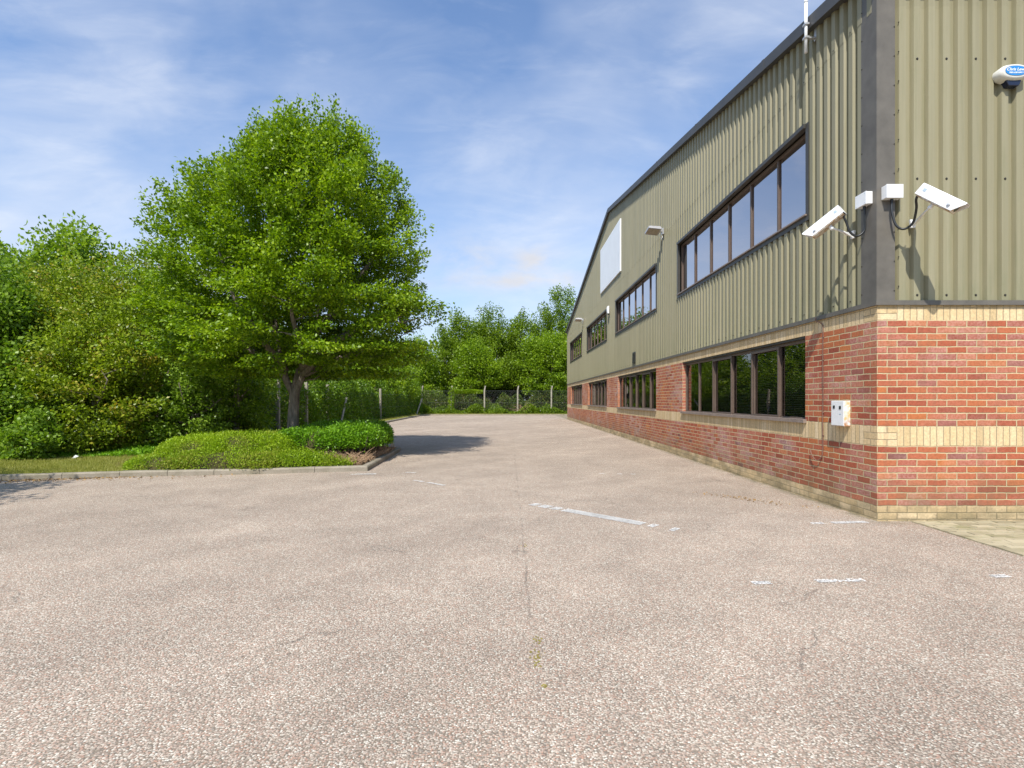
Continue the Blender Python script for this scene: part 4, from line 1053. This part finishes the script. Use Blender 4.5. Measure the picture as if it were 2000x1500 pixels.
# --- fences
def fence(name, label, posts, h, crank, lean=None, braces=()):
    f = empty(name, (*posts[0], 0), label, 'fence')
    for i, (x, y) in enumerate(posts):
        b = MB(); w = .065
        tr = spline([(x, y, -.1), (x, y, h * .5), (x, y, h - .25)], 2)
        b.box(x - w, x + w, y - w, y + w, -.1, h - (.3 if crank else 0))
        if crank:
            M = Matrix.Translation((x, y, h - .3)) @ Matrix.Rotation(R(crank), 4, 'Y'); b.box(-w * .95, w * .95, -w * .95, w * .95, -.02, .42, M)
        b.build('post', 'concrete_post', f, bevel=.012)
    for (x, y, dx, dy) in braces:
        b = MB(); p = Vector((x, y, -.05)); q = Vector((x + dx, y + dy, 1.5)); b.tube([p, q], .06, 4); b.build('brace', 'concrete_post', f)
    b = MB(); r = .0022
    for (x0, y0), (x1, y1) in zip(posts[:-1], posts[1:]):
        p = Vector((x0, y0, 0)); q = Vector((x1, y1, 0)); L = (q - p).length; d = (q - p) / L; H = h - .35
        nr = Vector((-d.y, d.x, 0)) * .004
        for z in (.12, H * .5, H): b.tube([p + Vector((0, 0, z)), q + Vector((0, 0, z))], .004, 4, False)
        s = -H
        while s < L:
            for sg in (1, -1):
                a0, z0, a1, z1 = s, .08, s + H, H
                if a0 < 0: z0 += -a0; a0 = 0
                if a1 > L: z1 -= a1 - L; a1 = L
                if a1 > a0:
                    if sg < 0: a0, a1 = L - a0, L - a1
                    A = p + d * a0 + Vector((0, 0, z0)); B = p + d * a1 + Vector((0, 0, z1)); u = Vector((0, 0, .0011))
                    b.quad(A + nr * sg - u, B + nr * sg - u, B + nr * sg + u, A + nr * sg + u)
            s += .1
    b.build('chain_link', 'wire', f)
fence('boundary_fence', 'concrete post and chain link fence along the left verge', [(-8.45, 16.2), (-8.45, 19.1), (-8.5, 21.9), (-8.55, 24.6), (-8.35, 33.9), (-8.0, 47.9)], 2.1, 0, braces=[(-8.3, 25.6, -.1, 1.4), (-7.9, 44.3, .25, 1.6)])
fence('boundary_fence', 'concrete post and chain link fence across the far end', [(-8.0, 48.0), (-5.3, 48.0), (-2.25, 48.0), (.8, 48.0), (3.9, 48.0), (7.0, 48.0), (10.1, 48.0), (13.2, 48.0)], 2.55, 12)
# ivy growing up one far post
n = 900; P = np.stack([-5.3 + rng.normal(size=n) * .12, 48.0 + rng.normal(size=n) * .12, rng.uniform(.05, 2.6, n)], 1)
tag(leaves('ivy_plant', P, np.tile([0, -.5, .6], (n, 1)), .12, .1, 'leaf_far', None), 'ivy climbing the left post of the far fence', 'ivy')

# --- planted island: yew mound and clipped laurel
def mound(name, label, ells, n, L, W, mat, flat, spread, name2='foliage', jit=.04, lay=1):
    o = empty(name, (ells[0][0], ells[0][1], .08), label, 'shrub')
    vol = np.array([e[3] * e[4] + e[4] * e[5] + e[3] * e[5] for e in ells]); pr = vol / vol.sum(); P = []; D = []
    for e, q in zip(ells, pr):
        m_ = int(n * q * 1.25); d = unit(rng.normal(size=(m_, 3))); d[:, 2] = np.abs(d[:, 2])
        pw = .62; dd = np.sign(d) * np.abs(d) ** pw; dd = dd / (np.sum(np.abs(dd) ** 3.0, axis=1, keepdims=True) ** (1 / 3.0))
        p = np.array(e[:3]) + dd * np.array(e[3:6]) * (1 - rng.uniform(0, 1, (m_, 1)) ** 2 * .16)
        wob = 1 + .05 * np.sin(p[:, 0] * 3.1) * np.sin(p[:, 1] * 2.7 + 1) + .03 * np.sin(p[:, 0] * 9) * np.sin(p[:, 1] * 8)
        p[:, 2] = e[2] + (p[:, 2] - e[2]) * wob
        keep = np.ones(m_, bool)
        for e2 in ells:
            if e2 is e: continue
            qd = (p - np.array(e2[:3])) / np.array(e2[3:6]); keep &= (np.sum(np.abs(qd) ** 3.0, axis=1) > .72)
        P.append(p[keep]); D.append(unit(dd / np.array(e[3:6]))[keep])
    P = np.concatenate(P) + rng.normal(size=(sum(len(q) for q in P), 3)) * jit; D = np.concatenate(D); ok = P[:, 2] > .09
    leaves(name2, P[ok], D[ok], L, W, mat, o, spread=spread, flat=flat, droop=0)
    b = MB(); b.smooth = True  # solid dark core under the leaves, added to stop light passing through
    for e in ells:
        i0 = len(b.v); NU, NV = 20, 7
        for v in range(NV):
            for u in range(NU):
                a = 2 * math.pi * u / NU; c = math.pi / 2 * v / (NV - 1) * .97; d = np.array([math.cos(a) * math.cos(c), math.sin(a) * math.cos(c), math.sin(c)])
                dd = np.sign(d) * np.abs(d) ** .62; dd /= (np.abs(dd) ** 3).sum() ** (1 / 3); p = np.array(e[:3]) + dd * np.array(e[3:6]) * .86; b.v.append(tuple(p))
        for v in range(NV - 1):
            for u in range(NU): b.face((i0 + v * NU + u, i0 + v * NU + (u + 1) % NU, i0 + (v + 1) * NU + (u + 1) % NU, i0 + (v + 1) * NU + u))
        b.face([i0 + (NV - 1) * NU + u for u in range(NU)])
    b.build('twigs', 'shade_core', o)
    return o
mound('yew_shrub', 'low mounded yellow green yew with fine needles at the left of the planted island',
      [(-6.05, 10.6, .05, .9, .85, .60), (-5.4, 10.85, .05, 1.2, 1.0, .66), (-6.5, 10.05, .03, .7, .62, .30), (-5.4, 10.2, .03, 1.25, .66, .42), (-4.55, 10.38, .03, .85, .62, .36), (-5.6, 12.0, .05, 1.7, 1.1, .55)], 120000, .042, .014, 'leaf_yew', .9, .75, jit=.026)
mound('yew_shrub', 'small trailing yellow green yew sprigs over the front kerb of the planted island', [(-3.95, 10.38, .02, .65, .34, .24), (-3.42, 10.36, .02, .36, .24, .15)], 7000, .055, .018, 'leaf_yew', .2, .6, jit=.05)
laurel = mound('laurel_shrub', 'rounded clipped bright green laurel at the right end of the planted island',
      [(-4.05, 11.2, .36, .98, .62, .38), (-3.48, 11.7, .36, .62, .80, .46), (-4.0, 12.7, .3, 1.1, .9, .52), (-3.65, 13.3, .3, .6, .8, .52)], 50000, .058, .032, 'leaf_laurel', .35, .55, jit=.032)
# laurel skirt hangs to the ground at the right
# bare brown stems below the laurel
b = MB()
for k in range(1150):
    x = random.uniform(-4.35, -2.95); y = random.uniform(10.35, 10.95) + (x + 2.95) * -.0
    if random.random() < .3: x = random.uniform(-3.1, -2.85); y = random.uniform(10.5, 13.2)
    p = Vector((x, y, .07 + random.uniform(0, .08))); a = random.uniform(0, 6.28); l = random.uniform(.12, .42)
    q = p + Vector((math.cos(a) * l * .8, math.sin(a) * l * .5 + .05, random.uniform(.02, .7) * l))
    if q.x > -2.8 or q.y < 10.2: continue
    b.tube([p, p.lerp(q, .5) + Vector((0, 0, random.uniform(-.02, .04))), q], [.008, .006, .003], 4, False)
stuff(b.build('dead_twigs', 'dry_twig'), 'bare brown twigs between the laurel and the kerb corner', 'twigs')
b = MB()
for k in range(60):
    x = random.uniform(-4.6, -3.0); y = random.uniform(11.0, 13.2); b.tube([(x, y, .05), (x + random.uniform(-.1, .1), y - .05, .3), (x + random.uniform(-.2, .2), y - .1, .6)], [.016, .012, .006], 5, False)
b.build('stems', 'bark_dark', laurel)

# --- grass
def blades(name, label, n, xf, hgt=.05):
    P = xf(n); n = len(P); a = rng.uniform(0, 2 * math.pi, n); w = .004; h = hgt * rng.uniform(.5, 1.4, n)
    V = np.empty((n, 3, 3)); dx = np.cos(a) * w; dy = np.sin(a) * w
    V[:, 0] = P + np.stack([dx, dy, 0 * dx], 1); V[:, 1] = P - np.stack([dx, dy, 0 * dx], 1)
    V[:, 2] = P + np.stack([rng.normal(size=n) * hgt * .4, rng.normal(size=n) * hgt * .4, h], 1)
    return stuff(np_mesh(name, V.reshape(-1, 3), np.arange(n * 3).reshape(n, 3), 'grass_blade', None, nv=3), label, 'grass')
def left_strip(n):
    x = rng.uniform(-14, -6.6, n); y0 = np.interp(x, [-14, -8.6, -6.9], [8.76, 8.99, 9.4]); y = y0 + rng.uniform(0, 1, n) * 3.4
    return np.stack([x, y, 0 * x + .075], 1)
blades('grass', 'short dry grass strip between the kerb and the left thicket', 60000, left_strip)
def far_strip(n):
    y = rng.uniform(17, 46, n); x = -7.35 - (y - 17) * .011 - rng.uniform(0, 1.2, n); q = np.stack([x, y, 0 * x + .075], 1)
    x2 = rng.uniform(-7.5, 12, n // 2); y2 = np.interp(x2, [-7, 14], [46.1, 46.7]) + rng.uniform(.1, 1.5, n // 2)
    return np.concatenate([q, np.stack([x2, y2, 0 * x2 + .075], 1)])
o = blades('grass', 'bright grass verge along the far kerbs', 36000, far_strip, .09)
# moss tufts on the seam and litter along the kerb
b = MB()
for (cx, cy, nn, r) in [(.155, 2.80, 20, .03), (.15, 2.70, 9, .02), (.165, 2.98, 12, .03), (.17, 2.5, 5, .015), (.155, 4.9, 6, .03)]:
    for _ in range(nn):
        x = cx + random.gauss(0, r * .6); y = cy + random.gauss(0, r * 1.2); s = random.uniform(.002, .006)
        b.box(x - s, x + s, y - s, y + s, .0, random.uniform(.002, .006), None)
stuff(b.build('moss', 'moss'), 'tiny yellow green moss tufts on the seam in the asphalt', 'moss')
n = 420; x = -8.3 + rng.normal(size=n) * 1.3; y = np.interp(x, [-14, -8.6, -6.9, -4.6, -2.8], [8.62, 8.85, 9.25, 9.62, 10.0]) - np.abs(rng.normal(size=n)) * .16 - .02
P = np.stack([x, y, np.full(n, .012)], 1)
stuff(leaves('leaf_litter', P, np.tile([1.0, 0, 0], (n, 1)), .045, .028, 'dead_leaf', None, spread=.8, droop=0, flat=2.5), 'dead leaves gathered along the kerb foot', 'leaf litter')
n = 110; x = rng.normal(size=n) * .35 + 3.3; y = 7.35 - (x - 3.1) * .9 + rng.normal(size=n) * .1
P = np.stack([x, y, np.full(n, .008)], 1); P = P[P[:, 0] < 4.1]
stuff(leaves('leaf_crumbs', P, np.tile([1.0, 0, 0], (len(P), 1)), .03, .018, 'dead_leaf', None, spread=.8, droop=0, flat=2.5), 'dark crumbs of dead leaves on the asphalt near the brick wall', 'leaf litter')
b = MB(); b.quad((-9.55, 11.4, .09), (-9.46, 11.38, .10), (-9.42, 11.44, .14), (-9.52, 11.47, .16)); b.quad((-9.52, 11.47, .16), (-9.42, 11.44, .14), (-9.38, 11.52, .1), (-9.48, 11.56, .09))
tag(b.build('paper_litter', 'paper'), 'crumpled white litter lying at the foot of the left thicket', 'litter')

# --- dark roofed house far behind the left trees
h = empty('house', (-36, 33, 0), 'dark roof of a house just showing over the trees at the left edge', 'house')
b = MB(); b.box(-42, -31.2, 30, 38, 0, 7.6)
b.build('wall', 'house_render', h)
b = MB(); i0 = 0; b.v = [(-42.5, 29.5, 7.5), (-30.8, 29.5, 7.5), (-30.8, 38.5, 7.5), (-42.5, 38.5, 7.5), (-42.5, 34, 10.3), (-30.8, 34, 10.3)]
for f in ((0, 1, 5, 4), (2, 3, 4, 5), (1, 2, 5), (3, 0, 4), (3, 2, 1, 0)): b.face(f)
b.build('roof', 'house_roof', h)

# ------------------------------------------------------------------ light, sky, camera
sd = Vector((-.37, -1.0, 1.36)).normalized()   # towards the sun
el = math.asin(sd.z); az = math.atan2(sd.x, sd.y)
l = bpy.data.lights.new('sun', 'SUN'); l.energy = 4.6; l.angle = R(.55); l.color = (1, .955, .88)
lo = bpy.data.objects.new('sun', l); COL.objects.link(lo); lo.rotation_euler = sd.to_track_quat('Z', 'Y').to_euler()

g = G('World', world=True); sc.world = g.m
sky = g.n('ShaderNodeTexSky', {'sky_type': 'NISHITA', 'sun_disc': False, 'sun_elevation': el, 'sun_rotation': az, 'air_density': 1.1, 'dust_density': .8, 'ozone_density': 2.2})
tc = g.n('ShaderNodeTexCoord'); sp = g.n('ShaderNodeSeparateXYZ'); g.set(sp.inputs[0], tc.outputs['Generated'])
zc = g.ma('MAXIMUM', sp.outputs[2], 0.0)
ya = g.ma('MAXIMUM', g.ma('ABSOLUTE', sp.outputs[1]), .22)
u = g.ma('DIVIDE', sp.outputs[0], ya); v = g.ma('DIVIDE', zc, ya)
p2 = g.comb(u, v, g.ma('SIGN', sp.outputs[1]))
def cmap(rot, sx, sy, loc=(0, 0, 0)):
    m_ = g.n('ShaderNodeMapping'); g.set(m_.inputs[0], p2); m_.inputs['Rotation'].default_value = (0, 0, R(rot)); m_.inputs['Scale'].default_value = (sx, sy, 1); m_.inputs['Location'].default_value = loc
    return m_.outputs[0]
c0 = g.noise(cmap(20, 1, 1.2, (3.1, 1.4, 0)), 2.1, 4, .5, '3D', .4)          # broad veils
c1 = g.noise(cmap(-30, 1.0, 3.6, (.4, .2, 0)), 1.9, 7, .58, '3D', .5)         # diagonal cirrus
c2 = g.noise(cmap(26, 1.2, 3.4, (1.4, 2.2, 0)), 3.0, 8, .6, '3D', .6)       # crossing wisps
c3 = g.noise(cmap(0, 1.0, 2.0, (5, 0, 0)), 6.5, 7, .6, '3D', .2)             # low puffs
cl = g.ma('MULTIPLY', g.mr(c0, .40, .66), g.ma('ADD', .35, g.ma('MULTIPLY', g.mr(c1, .36, .66), .55)))
cl = g.ma('ADD', cl, g.ma('MULTIPLY', g.mr(c2, .50, .74), .22), clamp=True)
def blob(cu, cv, wu, wv):
    a_ = g.ma('DIVIDE', g.ma('SUBTRACT', u, cu), wu); b_ = g.ma('DIVIDE', g.ma('SUBTRACT', v, cv), wv)
    return g.ma('EXPONENT', g.ma('MULTIPLY', g.ma('ADD', g.ma('MULTIPLY', a_, a_), g.ma('MULTIPLY', b_, b_)), -1.0))
lowleft = g.ma('MULTIPLY', blob(-1.0, .30, .55, .20), g.mr(c0, .2, .6, .5, 1.0))
leftst = g.ma('MULTIPLY', blob(-.80, .62, .28, .16), g.mr(c1, .35, .6, .1, .8))
cen = g.ma('MULTIPLY', blob(.0, .34, .16, .26), g.mr(c3, .35, .65, .15, .75))
cl = g.ma('ADD', cl, g.ma('ADD', g.ma('MULTIPLY', lowleft, .5), g.ma('ADD', g.ma('MULTIPLY', leftst, .6), g.ma('MULTIPLY', cen, .6))), clamp=True)
hz = g.mr(v, .55, .05, .06, .50)
puff = g.ma('MULTIPLY', g.ma('MAXIMUM', blob(-.09, .262, .085, .042), g.ma('MAXIMUM', blob(.05, .265, .05, .03), blob(.0, .23, .2, .02))), g.mr(c3, .35, .6, .2, 1.0))
cl = g.ma('ADD', g.ma('MULTIPLY', cl, .52), hz, clamp=True)
cl = g.ma('ADD', cl, g.ma('MULTIPLY', puff, .5), clamp=True)
cloud = g.mix(g.mr(c2, .35, .7), (4.1, 4.55, 5.5, 1), (5.0, 5.3, 5.9, 1))
cloud = g.mix(g.ma('MULTIPLY', puff, .7), cloud, (4.1, 4.1, 4.3, 1))
deep = g.mix(1.0, sky.outputs[0], (.78, .96, 1.14, 1), 'MULTIPLY')
mixc = g.mix(cl, deep, cloud)
bg = g.n('ShaderNodeBackground', None, Strength=.14); g.set(bg.inputs[0], mixc)
wo = g.n('ShaderNodeOutputWorld'); g.set(wo.inputs[0], bg.outputs[0])

cam = bpy.data.cameras.new('camera'); co = bpy.data.objects.new('camera', cam); COL.objects.link(co)
co.location = (0, 0, 1.37); co.rotation_euler = (R(90), 0, 0)
cam.sensor_width = 36; cam.lens = 1020 / 2000 * 36; cam.shift_x = 6 / 2000; cam.shift_y = 31 / 2000
cam.clip_start = .05; cam.clip_end = 3000
sc.camera = co
sc.view_settings.view_transform = 'Standard'; sc.view_settings.look = 'None'; sc.view_settings.exposure = .35; sc.view_settings.gamma = 1
sc.cycles.max_bounces = 8; sc.cycles.transparent_max_bounces = 8; sc.cycles.diffuse_bounces = 4; sc.cycles.glossy_bounces = 3; sc.cycles.transmission_bounces = 4
sc.cycles.caustics_reflective = False; sc.cycles.caustics_refractive = False
